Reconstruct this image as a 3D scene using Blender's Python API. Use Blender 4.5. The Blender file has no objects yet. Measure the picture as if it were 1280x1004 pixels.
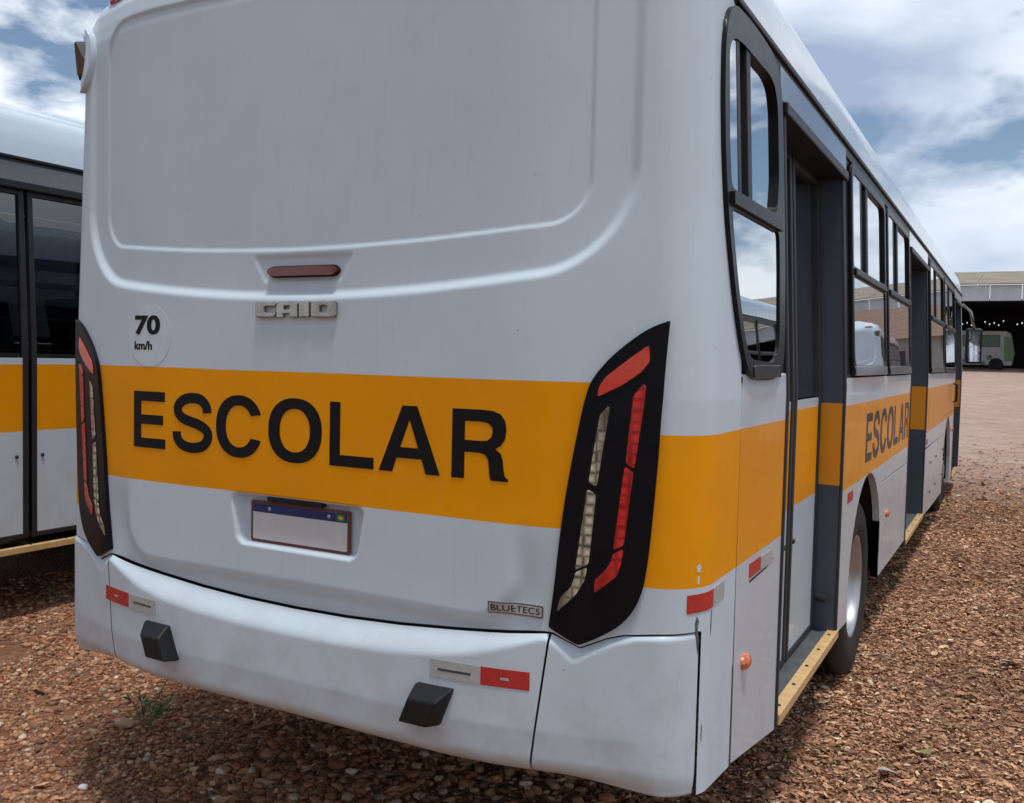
import bpy, bmesh, math, random
import numpy as np
from mathutils import Vector, Matrix

random.seed(7)
rng = np.random.default_rng(7)
scene = bpy.context.scene
col = scene.collection
rad = math.radians

# ------------------------------------------------------------------ camera
CAM = np.array([1.94028, -2.07195, 1.70121])
YAW, PITCH, ROLL, FPX = rad(-28.4907), rad(-2.7321), rad(1.33315), 1160.77
fwd = np.array([math.sin(YAW) * math.cos(PITCH), math.cos(YAW) * math.cos(PITCH), math.sin(PITCH)])
r0 = np.array([math.cos(YAW), -math.sin(YAW), 0.0])
u0 = np.cross(r0, fwd)
rgt = math.cos(ROLL) * r0 + math.sin(ROLL) * u0
upv = -math.sin(ROLL) * r0 + math.cos(ROLL) * u0
cd = bpy.data.cameras.new("camera")
cam = bpy.data.objects.new("camera", cd)
col.objects.link(cam)
mw = Matrix(((rgt[0], upv[0], -fwd[0], CAM[0]), (rgt[1], upv[1], -fwd[1], CAM[1]), (rgt[2], upv[2], -fwd[2], CAM[2]), (0, 0, 0, 1)))
cam.matrix_world = mw
cd.sensor_fit = 'HORIZONTAL'
cd.sensor_width = 36
cd.lens = FPX / 1280 * 36
cd.clip_start = 0.05
cd.clip_end = 3000
scene.camera = cam

# ------------------------------------------------------------------ world, sun, exposure
SUN_EL, SUN_AZ = rad(78), rad(122)          # azimuth clockwise from +Y (ahead of the bus), towards +X
world = bpy.data.worlds.new("World")
scene.world = world
world.use_nodes = True
wn, wl = world.node_tree.nodes, world.node_tree.links
wn.clear()
w_out = wn.new('ShaderNodeOutputWorld')
w_bg = wn.new('ShaderNodeBackground')
w_bg.inputs['Strength'].default_value = 0.103
w_sky = wn.new('ShaderNodeTexSky')
w_sky.sky_type = 'NISHITA'
w_sky.sun_disc = False
w_sky.sun_elevation = SUN_EL
w_sky.sun_rotation = SUN_AZ
w_sky.air_density = 1.0
w_sky.dust_density = 0.6
w_tc = wn.new('ShaderNodeTexCoord')
w_sep = wn.new('ShaderNodeSeparateXYZ')
wl.new(w_tc.outputs['Generated'], w_sep.inputs[0])


def wm(op, a, b=None, c=None):
    n = wn.new('ShaderNodeMath')
    n.operation = op
    for i, v in enumerate((a, b, c)):
        if v is None:
            continue
        if isinstance(v, (int, float)):
            n.inputs[i].default_value = v
        else:
            wl.new(v, n.inputs[i])
    return n.outputs[0]


CLOUD_OFF = (1.2, 3.3, 0.4)
w_map = wn.new('ShaderNodeMapping')
w_map.inputs['Location'].default_value = CLOUD_OFF
w_map.inputs['Scale'].default_value = (1.0, 1.0, 2.1)
wl.new(w_tc.outputs['Generated'], w_map.inputs[0])


def wnoise(scale, detail, rough, dist=0.0, offs=None):
    n = wn.new('ShaderNodeTexNoise')
    n.inputs['Scale'].default_value = scale
    n.inputs['Detail'].default_value = detail
    n.inputs['Roughness'].default_value = rough
    n.inputs['Distortion'].default_value = dist
    src = w_map.outputs[0]
    if offs:
        a = wn.new('ShaderNodeVectorMath')
        a.operation = 'ADD'
        a.inputs[1].default_value = offs
        wl.new(src, a.inputs[0])
        src = a.outputs[0]
    wl.new(src, n.inputs['Vector'])
    return n.outputs['Fac']


def wramp(fac, stops):
    r = wn.new('ShaderNodeValToRGB')
    el = r.color_ramp.elements
    while len(el) < len(stops):
        el.new(0.5)
    for e, (p, c) in zip(el, stops):
        e.position = p
        e.color = (*c, 1) if len(c) == 3 else c
    wl.new(fac, r.inputs[0])
    return r.outputs[0]


n_shape = wnoise(2.3, 10, 0.55, 0.1)
cloud_mask = wramp(n_shape, [(0.468, (0, 0, 0)), (0.525, (1, 1, 1))])
n_thick = wnoise(2.3, 6, 0.5, 0.1, (0.0, 0.0, 0.09))
n_shade = wnoise(1.6, 4, 0.5, 0.1, (4.3, 1.7, 0))
shade = wm('ADD', wm('MULTIPLY', n_thick, 0.62), wm('MULTIPLY', n_shade, 0.38))
cloud_col = wramp(shade, [(0.45, (11.8, 12.2, 12.6)), (0.55, (7.8, 8.6, 9.9)), (0.645, (3.8, 4.6, 6.4))])
w_mix = wn.new('ShaderNodeMix')
w_mix.data_type = 'RGBA'
wl.new(cloud_mask, w_mix.inputs['Factor'])
wl.new(w_sky.outputs[0], w_mix.inputs['A'])
wl.new(cloud_col, w_mix.inputs['B'])
wl.new(w_mix.outputs['Result'], w_bg.inputs['Color'])
wl.new(w_bg.outputs[0], w_out.inputs[0])

sd = bpy.data.lights.new("sun", 'SUN')
sd.energy = 2.4
sd.angle = rad(8)
sd.color = (1.0, 0.965, 0.92)
sun = bpy.data.objects.new("sun", sd)
col.objects.link(sun)
sdir = Vector((math.sin(SUN_AZ) * math.cos(SUN_EL), math.cos(SUN_AZ) * math.cos(SUN_EL), math.sin(SUN_EL)))
sun.rotation_euler = (-sdir).to_track_quat('-Z', 'Y').to_euler()
sun.location = (20, 20, 40)

scene.view_settings.view_transform = 'Standard'
scene.view_settings.look = 'None'
scene.view_settings.exposure = 0.0
scene.view_settings.gamma = 1.0
scene.view_settings.use_curve_mapping = False


# ------------------------------------------------------------------ material helpers
class NT:
    def __init__(self, name):
        self.m = bpy.data.materials.new(name)
        self.m.use_nodes = True
        self.n, self.l = self.m.node_tree.nodes, self.m.node_tree.links
        self.b = self.n['Principled BSDF']
        self.out = self.n['Material Output']
        self._tc = None

    def coord(self, kind='Object'):
        if self._tc is None:
            self._tc = self.n.new('ShaderNodeTexCoord')
        return self._tc.outputs[kind]

    def setin(self, sock, v):
        if isinstance(v, (int, float)):
            sock.default_value = v
        elif isinstance(v, tuple):
            sock.default_value = (*v, 1) if (len(v) == 3 and sock.type == 'RGBA') else v
        else:
            self.l.new(v, sock)

    def math(self, op, a, b=None, c=None, clamp=False):
        n = self.n.new('ShaderNodeMath')
        n.operation = op
        n.use_clamp = clamp
        for i, v in enumerate((a, b, c)):
            if v is not None:
                self.setin(n.inputs[i], v)
        return n.outputs[0]

    def noise(self, scale, detail=4, rough=0.5, vec=None, dist=0.0, stretch=None):
        n = self.n.new('ShaderNodeTexNoise')
        n.inputs['Scale'].default_value = scale
        n.inputs['Detail'].default_value = detail
        n.inputs['Roughness'].default_value = rough
        n.inputs['Distortion'].default_value = dist
        v = vec if vec is not None else self.coord()
        if stretch:
            mp = self.n.new('ShaderNodeMapping')
            mp.inputs['Scale'].default_value = stretch
            self.l.new(v, mp.inputs[0])
            v = mp.outputs[0]
        self.l.new(v, n.inputs['Vector'])
        return n.outputs['Fac']

    def voronoi(self, scale, feature='F1', out='Distance', rnd=1.0, metric='EUCLIDEAN'):
        n = self.n.new('ShaderNodeTexVoronoi')
        n.distance = metric
        n.feature = feature
        n.inputs['Scale'].default_value = scale
        n.inputs['Randomness'].default_value = rnd
        self.l.new(self.coord(), n.inputs['Vector'])
        return n.outputs[out]

    def ramp(self, fac, stops, interp='LINEAR'):
        r = self.n.new('ShaderNodeValToRGB')
        r.color_ramp.interpolation = interp
        el = r.color_ramp.elements
        while len(el) < len(stops):
            el.new(0.5)
        for e, (p, c) in zip(el, stops):
            e.position = p
            e.color = (c, c, c, 1) if isinstance(c, (int, float)) else (*c, 1)
        self.setin(r.inputs[0], fac)
        return r.outputs[0]

    def mix(self, fac, a, b, mode='MIX'):
        n = self.n.new('ShaderNodeMix')
        n.data_type = 'RGBA'
        n.blend_type = mode
        self.setin(n.inputs['Factor'], fac)
        self.setin(n.inputs['A'], a)
        self.setin(n.inputs['B'], b)
        return n.outputs['Result']

    def bump(self, h, strength=0.3, dist=0.01, prev=None):
        n = self.n.new('ShaderNodeBump')
        n.inputs['Strength'].default_value = strength
        n.inputs['Distance'].default_value = dist
        self.setin(n.inputs['Height'], h)
        if prev is not None:
            self.l.new(prev, n.inputs['Normal'])
        return n.outputs[0]

    def xyz(self):
        s = self.n.new('ShaderNodeSeparateXYZ')
        self.l.new(self.coord(), s.inputs[0])
        return s.outputs

    def set(self, **kw):
        for k, v in kw.items():
            self.setin(self.b.inputs[k.replace('_', ' ')], v)
        return self.m


M = {}


def simple(name, colr, rough=0.5, metallic=0.0, var=0.12, scale=14, bump=0.0, bscale=60, coat=0.0, spec=0.5):
    t = NT(name)
    f = t.noise(scale, 5, 0.6)
    c = t.mix(t.ramp(f, [(0.3, 0.0), (0.7, 1.0)]), tuple(x * (1 - var) for x in colr), tuple(min(1, x * (1 + var)) for x in colr))
    r = t.math('ADD', rough - 0.06, t.math('MULTIPLY', t.noise(scale * 1.7, 4), 0.12))
    t.set(Base_Color=c, Roughness=r, Metallic=metallic, Coat_Weight=coat, Coat_Roughness=0.08, Specular_IOR_Level=spec)
    if bump:
        t.set(Normal=t.bump(t.noise(bscale, 4), bump, 0.004))
    M[name] = t.m
    return t.m


WHITE = (0.60, 0.69, 0.755)
YELLOW = (0.90, 0.34, 0.002)
SLATE = (0.045, 0.062, 0.085)


def band_mask(t, lo, hi, rlo=None, rhi=None, xs=1.03):
    x, y, z = t.xyz()
    z = t.math('ADD', z, t.math('MULTIPLY', t.math('SUBTRACT', t.noise(3.0, 2), 0.5), 0.004))
    side = t.math('MULTIPLY', t.math('GREATER_THAN', z, lo), t.math('LESS_THAN', z, hi))
    if rlo is None:
        return side
    rear = t.math('MULTIPLY', t.math('GREATER_THAN', z, rlo), t.math('LESS_THAN', z, rhi))
    is_side = t.math('GREATER_THAN', t.math('ABSOLUTE', x), xs)
    # the rear band only exists at the back end of the bus
    back = t.math('LESS_THAN', y, 2.0)
    rr = t.math('MULTIPLY', t.math('MULTIPLY', rear, t.math('SUBTRACT', 1.0, is_side)), back)
    return t.math('MAXIMUM', t.math('MULTIPLY', side, is_side), rr)


def body_paint(name, rough, wav, coat, band=True, dirt=1.0, spec=0.5):
    t = NT(name)
    x, y, z = t.xyz()
    big = t.noise(1.3, 4, 0.55)
    w = t.mix(t.ramp(big, [(0.3, 0.0), (0.7, 1.0)]), tuple(c * 0.95 for c in WHITE), tuple(c * 1.03 for c in WHITE))
    if band:
        yv = t.mix(t.ramp(t.noise(2.1, 5, 0.6), [(0.3, 0.0), (0.7, 1.0)]), tuple(c * 0.93 for c in YELLOW), tuple(c * 1.06 for c in YELLOW))
        bmk = band_mask(t, 1.11, 1.51, 1.25, 1.64)
        w = t.mix(bmk, w, yv)
        t.set(Specular_IOR_Level=t.math('SUBTRACT', spec, t.math('MULTIPLY', bmk, spec * 0.6)))
        coat = t.math('MULTIPLY', coat, t.math('SUBTRACT', 1.0, t.math('MULTIPLY', bmk, 0.7)))
    # dust that settles on the low panels, and small specks and rub marks
    low = t.ramp(z, [(0.45, 1.0), (0.95, 0.25), (1.0, 0.2)])
    dn = t.ramp(t.noise(6.0, 8, 0.65), [(0.42, 0.0), (0.75, 1.0)])
    dd = t.math('MULTIPLY', t.math('MULTIPLY', low, dn), 0.30 * dirt)
    w = t.mix(dd, w, (0.26, 0.17, 0.115))
    streak = t.ramp(t.noise(9.0, 6, 0.6, stretch=(6.0, 6.0, 0.45)), [(0.58, 0.0), (0.78, 1.0)])
    w = t.mix(t.math('MULTIPLY', streak, 0.10 * dirt), w, (0.30, 0.26, 0.22))
    speck = t.ramp(t.noise(55.0, 3, 0.5), [(0.765, 0.0), (0.80, 1.0)])
    w = t.mix(t.math('MULTIPLY', speck, 0.5 * dirt), w, (0.10, 0.085, 0.075))
    # rub marks down the corner of the bodywork
    ax = t.math('ABSOLUTE', x)
    edge = t.math('MULTIPLY', t.math('GREATER_THAN', ax, 1.16), t.math('LESS_THAN', y, 0.36))
    scr = t.ramp(t.noise(13.0, 7, 0.7, stretch=(5.0, 5.0, 1.1)), [(0.655, 0.0), (0.69, 1.0)])
    w = t.mix(t.math('MULTIPLY', t.math('MULTIPLY', scr, edge), 0.45 * dirt), w, (0.16, 0.15, 0.145))
    r = t.math('ADD', rough, t.math('MULTIPLY', dn, 0.15))
    nrm = t.bump(t.noise(2.2, 2, 0.4), wav, 0.02)
    t.set(Base_Color=w, Roughness=r, Coat_Weight=coat, Coat_Roughness=0.06, Normal=nrm)
    M[name] = t.m
    return t.m


body_paint('rear_paint', 0.50, 0.05, 0.06, spec=0.28)
body_paint('bumper_paint', 0.44, 0.05, 0.15, band=False, dirt=1.8)
body_paint('side_paint', 0.32, 0.14, 0.45)
body_paint('roof_paint', 0.25, 0.05, 0.6, band=False, dirt=0.2)

t = NT('door_slate')
sl = t.mix(t.noise(4, 4), tuple(c * 0.85 for c in SLATE), tuple(c * 1.15 for c in SLATE))
sl = t.mix(band_mask(t, 1.147, 1.525), sl, (0.60, 0.25, 0.012))
t.set(Base_Color=sl, Roughness=0.42)
M['door_slate'] = t.m

simple('black_gloss', (0.008, 0.008, 0.009), 0.34, var=0.2, spec=0.2)
simple('black_rubber', (0.018, 0.018, 0.020), 0.55, var=0.25, bump=0.15, bscale=90)
simple('lamp_black', (0.006, 0.006, 0.008), 0.34, var=0.2, spec=0.15)
simple('black_plastic', (0.013, 0.013, 0.015), 0.42, var=0.2, bump=0.1, bscale=300, spec=0.3)
simple('header_grey', (0.06, 0.062, 0.068), 0.25, var=0.15, coat=1.0)
simple('tread_grey', (0.075, 0.085, 0.09), 0.6, var=0.3, bump=0.3, bscale=200)
simple('sill_cream', (0.62, 0.40, 0.18), 0.45, var=0.15, scale=25)
simple('interior_dark', (0.05, 0.052, 0.056), 0.7, var=0.2)
simple('underbody_black', (0.014, 0.012, 0.011), 0.8, var=0.3)
simple('letter_black', (0.008, 0.0075, 0.008), 0.55, var=0.15, spec=0.2)
simple('side_letter', (0.030, 0.028, 0.026), 0.45, var=0.2, coat=0.12)
simple('chrome_badge', (0.34, 0.32, 0.30), 0.16, metallic=1.0, var=0.2, bump=0.12, bscale=120)
simple('screw_dark', (0.06, 0.045, 0.03), 0.5, metallic=0.6)
simple('plate_white', (0.62, 0.63, 0.64), 0.4, var=0.05)
simple('plate_frame', (0.16, 0.035, 0.03), 0.45, var=0.15)
simple('plate_blue', (0.012, 0.03, 0.14), 0.4, var=0.1)
simple('flag_green', (0.02, 0.20, 0.05), 0.5)
simple('flag_yellow', (0.6, 0.45, 0.03), 0.5)
simple('reflect_red', (0.50, 0.035, 0.028), 0.35, var=0.12, scale=60)
simple('reflect_white', (0.44, 0.44, 0.435), 0.4, var=0.12, scale=60)
simple('sticker_grey', (0.615, 0.70, 0.76), 0.5, var=0.06)
simple('scuff_grey', (0.10, 0.105, 0.115), 0.7, var=0.4, scale=80)
simple('steel_rim', (0.46, 0.47, 0.48), 0.42, metallic=0.85, var=0.12)
simple('seat_blue', (0.03, 0.045, 0.09), 0.75, var=0.2)
simple('grab_yellow', (0.55, 0.36, 0.03), 0.35, var=0.1)
simple('mirror_face', (0.75, 0.77, 0.80), 0.05, metallic=1.0, var=0.02)
simple('hood_chrome', (0.16, 0.15, 0.14), 0.12, metallic=1.0, var=0.3)
simple('clear_red', (0.50, 0.015, 0.03), 0.2, var=0.1, coat=0.6)
simple('brake_red', (0.16, 0.010, 0.012), 0.22, var=0.2, coat=0.6)


def lens(name, c1, c2, cell):
    t = NT(name)
    v = t.voronoi(cell, rnd=0.22, metric='CHEBYCHEV')
    c = t.mix(t.ramp(v, [(0.12, 0.0), (0.5, 1.0)]), c1, c2)
    t.set(Base_Color=c, Roughness=0.25, Coat_Weight=0.8, Coat_Roughness=0.03, Normal=t.bump(v, 0.25, 0.004))
    M[name] = t.m


lens('lens_red', (0.72, 0.022, 0.020), (0.30, 0.006, 0.008), 36)
lens('lens_wedge', (0.74, 0.045, 0.022), (0.60, 0.03, 0.015), 160)
lens('lens_clear', (0.66, 0.58, 0.44), (0.10, 0.085, 0.055), 36)
lens('lens_amber', (0.75, 0.20, 0.06), (0.55, 0.11, 0.03), 90)


t = NT('tinted_glass')
gl = t.n.new('ShaderNodeBsdfGlossy')
gl.inputs['Roughness'].default_value = 0.015
gl.inputs['Color'].default_value = (0.93, 0.95, 0.97, 1)
nb = t.bump(t.noise(1.6, 2, 0.4), 0.05, 0.02)
t.l.new(nb, gl.inputs['Normal'])
tr = t.n.new('ShaderNodeBsdfTransparent')
tr.inputs['Color'].default_value = (0.30, 0.33, 0.35, 1)
# reflectance of the film-coated pane rises with the angle, as any coated glass does
lw = t.n.new('ShaderNodeLayerWeight')
lw.inputs['Blend'].default_value = 0.5
refl = t.ramp(lw.outputs['Facing'], [(0.0, 0.07), (0.45, 0.13), (0.74, 0.76), (1.0, 0.95)])
ms = t.n.new('ShaderNodeMixShader')
t.l.new(refl, ms.inputs[0])
t.l.new(tr.outputs[0], ms.inputs[1])
t.l.new(gl.outputs[0], ms.inputs[2])
t.n.remove(t.b)
t.l.new(ms.outputs[0], t.out.inputs[0])
M['tinted_glass'] = t.m

t = NT('tyre_rubber')
tn = t.noise(30, 5)
x_, y_, z_ = t.xyz()
dust = t.ramp(t.noise(8, 5), [(0.4, 0.0), (0.8, 0.5)])
t.set(Base_Color=t.mix(dust, (0.011, 0.011, 0.012), (0.045, 0.034, 0.027)), Roughness=0.75, Normal=t.bump(tn, 0.3, 0.004))
M['tyre_rubber'] = t.m


# ------------------------------------------------------------------ object helpers
def tag(o, label, cat, group=None, kind=None):
    if label:
        o['label'] = label
    if cat:
        o['category'] = cat
    if group:
        o['group'] = group
    if kind:
        o['kind'] = kind
    return o


def empty(name, loc=(0, 0, 0), rz=0.0):
    e = bpy.data.objects.new(name, None)
    e.location = loc
    e.rotation_euler = (0, 0, rz)
    e.empty_display_size = 0.3
    col.objects.link(e)
    return e


def link(name, me, mat, parent=None, smooth=False, bevel=0.0, seg=2):
    o = bpy.data.objects.new(name, me)
    if mat is not None and not me.materials:
        me.materials.append(M[mat] if isinstance(mat, str) else mat)
    col.objects.link(o)
    if parent is not None:
        o.parent = parent
    if smooth:
        me.polygons.foreach_set('use_smooth', [True] * len(me.polygons))
    if bevel:
        b = o.modifiers.new('bevel', 'BEVEL')
        b.width = bevel
        b.segments = seg
        b.limit_method = 'ANGLE'
        b.angle_limit = rad(38)
    return o


def bm_link(name, bm, mat, parent=None, **kw):
    me = bpy.data.meshes.new(name)
    bmesh.ops.recalc_face_normals(bm, faces=bm.faces[:])
    bm.to_mesh(me)
    bm.free()
    return link(name, me, mat, parent, **kw)


def add_box(bm, x0, x1, y0, y1, z0, z1):
    v = [bm.verts.new((x, y, z)) for x in (x0, x1) for y in (y0, y1) for z in (z0, z1)]
    for f in ((0, 1, 3, 2), (4, 6, 7, 5), (0, 4, 5, 1), (2, 3, 7, 6), (0, 2, 6, 4), (1, 5, 7, 3)):
        bm.faces.new([v[i] for i in f])
    return v


def box(name, b, mat, parent=None, bevel=0.004, **kw):
    bm = bmesh.new()
    add_box(bm, *b)
    return bm_link(name, bm, mat, parent, bevel=bevel, **kw)


def tube(bm, pts, r, n=10, closed=False):
    P = [Vector(p) for p in pts]
    rings = []
    for i, p in enumerate(P):
        a = P[i - 1] if i else P[i]
        b = P[i + 1] if i + 1 < len(P) else P[i]
        d = (b - a).normalized()
        ref = Vector((0, 0, 1)) if abs(d.z) < 0.9 else Vector((1, 0, 0))
        e1 = d.cross(ref).normalized()
        e2 = d.cross(e1)
        rings.append([bm.verts.new(p + (e1 * math.cos(2 * math.pi * k / n) + e2 * math.sin(2 * math.pi * k / n)) * r) for k in range(n)])
    for a, b in zip(rings, rings[1:]):
        for k in range(n):
            bm.faces.new((a[k], a[(k + 1) % n], b[(k + 1) % n], b[k]))
    bm.faces.new(rings[0])
    bm.faces.new(rings[-1])


def lathe(bm, prof, n=48, axis='x'):
    """prof: list of (radius, along)"""
    rings = []
    for r, a in prof:
        ring = []
        for k in range(n):
            c, s = math.cos(2 * math.pi * k / n) * r, math.sin(2 * math.pi * k / n) * r
            ring.append(bm.verts.new((a, c, s)))
        rings.append(ring)
    for a, b in zip(rings, rings[1:]):
        for k in range(n):
            bm.faces.new((a[k], a[(k + 1) % n], b[(k + 1) % n], b[k]))
    return rings


def round_poly(pts, r, n=5):
    out = []
    N = len(pts)
    rr = r if isinstance(r, (list, tuple)) else [r] * N
    for i in range(N):
        p, a, b = Vector(pts[i]), Vector(pts[i - 1]), Vector(pts[(i + 1) % N])
        d1, d2 = (a - p), (b - p)
        l = min(rr[i], d1.length * 0.48, d2.length * 0.48)
        if l < 1e-5:
            out.append((p.x, p.y))
            continue
        q1, q2 = p + d1.normalized() * l, p + d2.normalized() * l
        for k in range(n + 1):
            u = k / n
            q = q1 * (1 - u) ** 2 + p * 2 * u * (1 - u) + q2 * u * u
            out.append((q.x, q.y))
    return out


def rrect(a0, a1, b0, b1, r, n=5):
    return round_poly([(a0, b0), (a1, b0), (a1, b1), (a0, b1)], r, n)


def sheet_bm(loops, fn, h0, h1, acuts=(), bcuts=()):
    """flat outline(s) in (a, b), later loops are holes; mapped with fn(a, b, h) and given the thickness h0..h1"""
    bm = bmesh.new()
    for lp in loops:
        vs = [bm.verts.new((a, b, 0)) for a, b in lp]
        for i in range(len(vs)):
            bm.edges.new((vs[i - 1], vs[i]))
    bmesh.ops.triangle_fill(bm, use_beauty=True, use_dissolve=False, edges=bm.edges[:])
    for c in acuts:
        bmesh.ops.bisect_plane(bm, geom=bm.verts[:] + bm.edges[:] + bm.faces[:], plane_co=(c, 0, 0), plane_no=(1, 0, 0))
    for c in bcuts:
        bmesh.ops.bisect_plane(bm, geom=bm.verts[:] + bm.edges[:] + bm.faces[:], plane_co=(0, c, 0), plane_no=(0, 1, 0))
    base = bm.verts[:]
    ret = bmesh.ops.extrude_face_region(bm, geom=bm.faces[:])
    top = [g for g in ret['geom'] if isinstance(g, bmesh.types.BMVert)]
    for v in base:
        v.co = fn(v.co.x, v.co.y, h0)
    for v in top:
        v.co = fn(v.co.x, v.co.y, h1)
    return bm


def sheet(name, loops, fn, h0, h1, mat, parent=None, acuts=(), bcuts=(), **kw):
    return bm_link(name, sheet_bm(loops, fn, h0, h1, acuts, bcuts), mat, parent, **kw)


def cuts(a, b, step):
    n = int((b - a) / step)
    return [a + (b - a) * i / (n + 1) for i in range(1, n + 1)]


def text_loops_mesh(txt, bold=0.0, shear=0.0):
    """text as flat mesh data (verts, faces) in units of its own height"""
    cu = bpy.data.curves.new('lettering', 'FONT')
    cu.body = txt
    cu.offset = bold
    cu.shear = shear
    cu.resolution_u = 4
    ob = bpy.data.objects.new('lettering', cu)
    me = bpy.data.meshes.new_from_object(ob)
    V = np.array([v.co[:2] for v in me.vertices])
    F = [tuple(p.vertices) for p in me.polygons]
    bpy.data.objects.remove(ob)
    bpy.data.curves.remove(cu)
    bpy.data.meshes.remove(me)
    lo, hi = V.min(0), V.max(0)
    V = (V - lo) / (hi - lo)
    return V, F


def text(name, txt, a0, a1, b0, b1, fn, h, mat, parent, bold=0.0, shear=0.0):
    V, F = text_loops_mesh(txt, bold, shear)
    me = bpy.data.meshes.new(name)
    me.from_pydata([tuple(fn(a0 + (a1 - a0) * a, b0 + (b1 - b0) * b, h)) for a, b in V], [], F)
    return link(name, me, mat, parent)


def sstep(e0, e1, x):
    u = np.clip((x - e0) / (e1 - e0), 0, 1)
    return u * u * (3 - 2 * u)


# ------------------------------------------------------------------ shape of the bus body
def rear_y(x):
    return 0.113 + 0.28 * 0.06 * np.log1p(np.exp((x - 0.80) / 0.06))


def plan_curve(R=0.15, W=1.25, YE=0.58):
    slope = lambda x: 0.28 / (1 + math.exp(-(x - 0.80) / 0.06))
    lo, hi = 0.9, 1.24
    for _ in range(60):
        m = (lo + hi) / 2
        d = slope(m)
        s = math.hypot(1, d)
        if m - R * d / s > W - R:
            hi = m
        else:
            lo = m
    d = slope(lo)
    s = math.hypot(1, d)
    cx, cy = W - R, rear_y(lo) + R / s
    pts = [(x, rear_y(x)) for x in np.linspace(0, lo, 160)]
    for a in np.linspace(math.atan2(-1 / s, d / s), 0, 40)[1:]:
        pts.append((cx + R * math.cos(a), cy + R * math.sin(a)))
    for y in np.linspace(pts[-1][1], YE, 20)[1:]:
        pts.append((W, y))
    P = np.array(pts)
    S = np.r_[0, np.cumsum(np.linalg.norm(np.diff(P, axis=0), axis=1))]
    T = np.gradient(P, S, axis=0)
    T /= np.linalg.norm(T, axis=1)[:, None]
    return P, S, np.stack([T[:, 1], -T[:, 0]], 1)


PP, SS, NN = plan_curve()
S_END = SS[-1]
S_SIDE = S_END - 0.58            # s = y + S_SIDE along the straight side
SIDE_PROFILE = np.array([[.0, 1.25], [1.6, 1.25], [2.73, 1.193], [2.80, 1.185], [2.9, 1.165], [2.98, 1.135]])


def half_w(z):
    return np.interp(z, SIDE_PROFILE[:, 0], SIDE_PROFILE[:, 1])


def rbox(x, z, hw, z0, z1, r):
    qx = np.abs(x) - hw + r
    qz = np.maximum(z0 + r - z, z - (z1 - r))
    return np.hypot(np.maximum(qx, 0), np.maximum(qz, 0)) + np.minimum(np.maximum(qx, qz), 0) - r


def rear_relief(x, z):
    """height of the moulded rear panel above its plain surface"""
    x = np.asarray(x, float)
    z = np.asarray(z, float)
    sdB = rbox(x, z, 1.075, 1.858 + 0.078 * x * x, 4.0, 0.26)
    dep = 0.020 * (1 - 0.55 * np.clip((z - 1.95) / 0.90, 0, 1))
    d = -dep * sstep(0.0, -0.032, sdB)
    sdA = rbox(x, z, 0.945, 2.018 + 0.055 * x * x, 2.835, 0.11)
    d = d - 0.0065 * sstep(0.004, -0.004, sdA)
    sdC = rbox(x, z, 0.765, 0.978, 3.0, 0.13)
    d = d - 0.018 * sstep(-0.02, 0.035, sdC) * (1 - sstep(1.02, 1.28, z)) * sstep(0.93, 0.79, np.abs(x))
    sdD = rbox(x, z, 0.238 + 0.18 * (z - 1.09), 1.086, 1.247, 0.03)
    d = d - 0.034 * sstep(0.003, -0.012, sdD)
    sdE = rbox(x, z, 0.155 + 0.55 * (z - 1.92), 1.918, 2.000, 0.012)
    d = d - 0.005 * sstep(0.004, -0.012, sdE)
    return d


def plan_at(s):
    sa = np.abs(s)
    X = np.interp(sa, SS, PP[:, 0])
    Y = np.interp(sa, SS, PP[:, 1]) + np.maximum(sa - S_END, 0)
    nx = np.interp(sa, SS, NN[:, 0])
    ny = np.interp(sa, SS, NN[:, 1])
    return X, Y, nx, ny


def rear_pt(s, z, h):
    sg = -1.0 if s < 0 else 1.0
    X, Y, nx, ny = plan_at(s)
    k = half_w(z) / 1.25
    d = float(rear_relief(X * k, z)) if abs(s) < 1.2 else 0.0
    return Vector((sg * (X * k + nx * (h + d)), Y + ny * (h + d), z))


def side_pt(y, z, h):
    return Vector((half_w(z) + h, y, z))


def side_pt_l(y, z, h):
    return Vector((-half_w(z) - h, y, z))


# roof section above the gutter: (half width, height, how far the rear end rolls forward)
ROOF = [(1.193, 2.73, 0), (1.185, 2.80, 0), (1.176, 2.85, 0.012), (1.165, 2.90, 0.05), (1.150, 2.945, 0.11), (1.132, 2.98, 0.19),
        (1.105, 3.01, 0.28), (1.07, 3.035, 0.36), (1.02, 3.06, 0.44), (0.95, 3.085, 0.53), (0.85, 3.11, 0.62), (0.70, 3.143, 0.70), (0.50, 3.162, 0.84), (0.25, 3.174, 0.94), (0.0, 3.178, 1.0)]
BUS_L = 12.9

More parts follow.
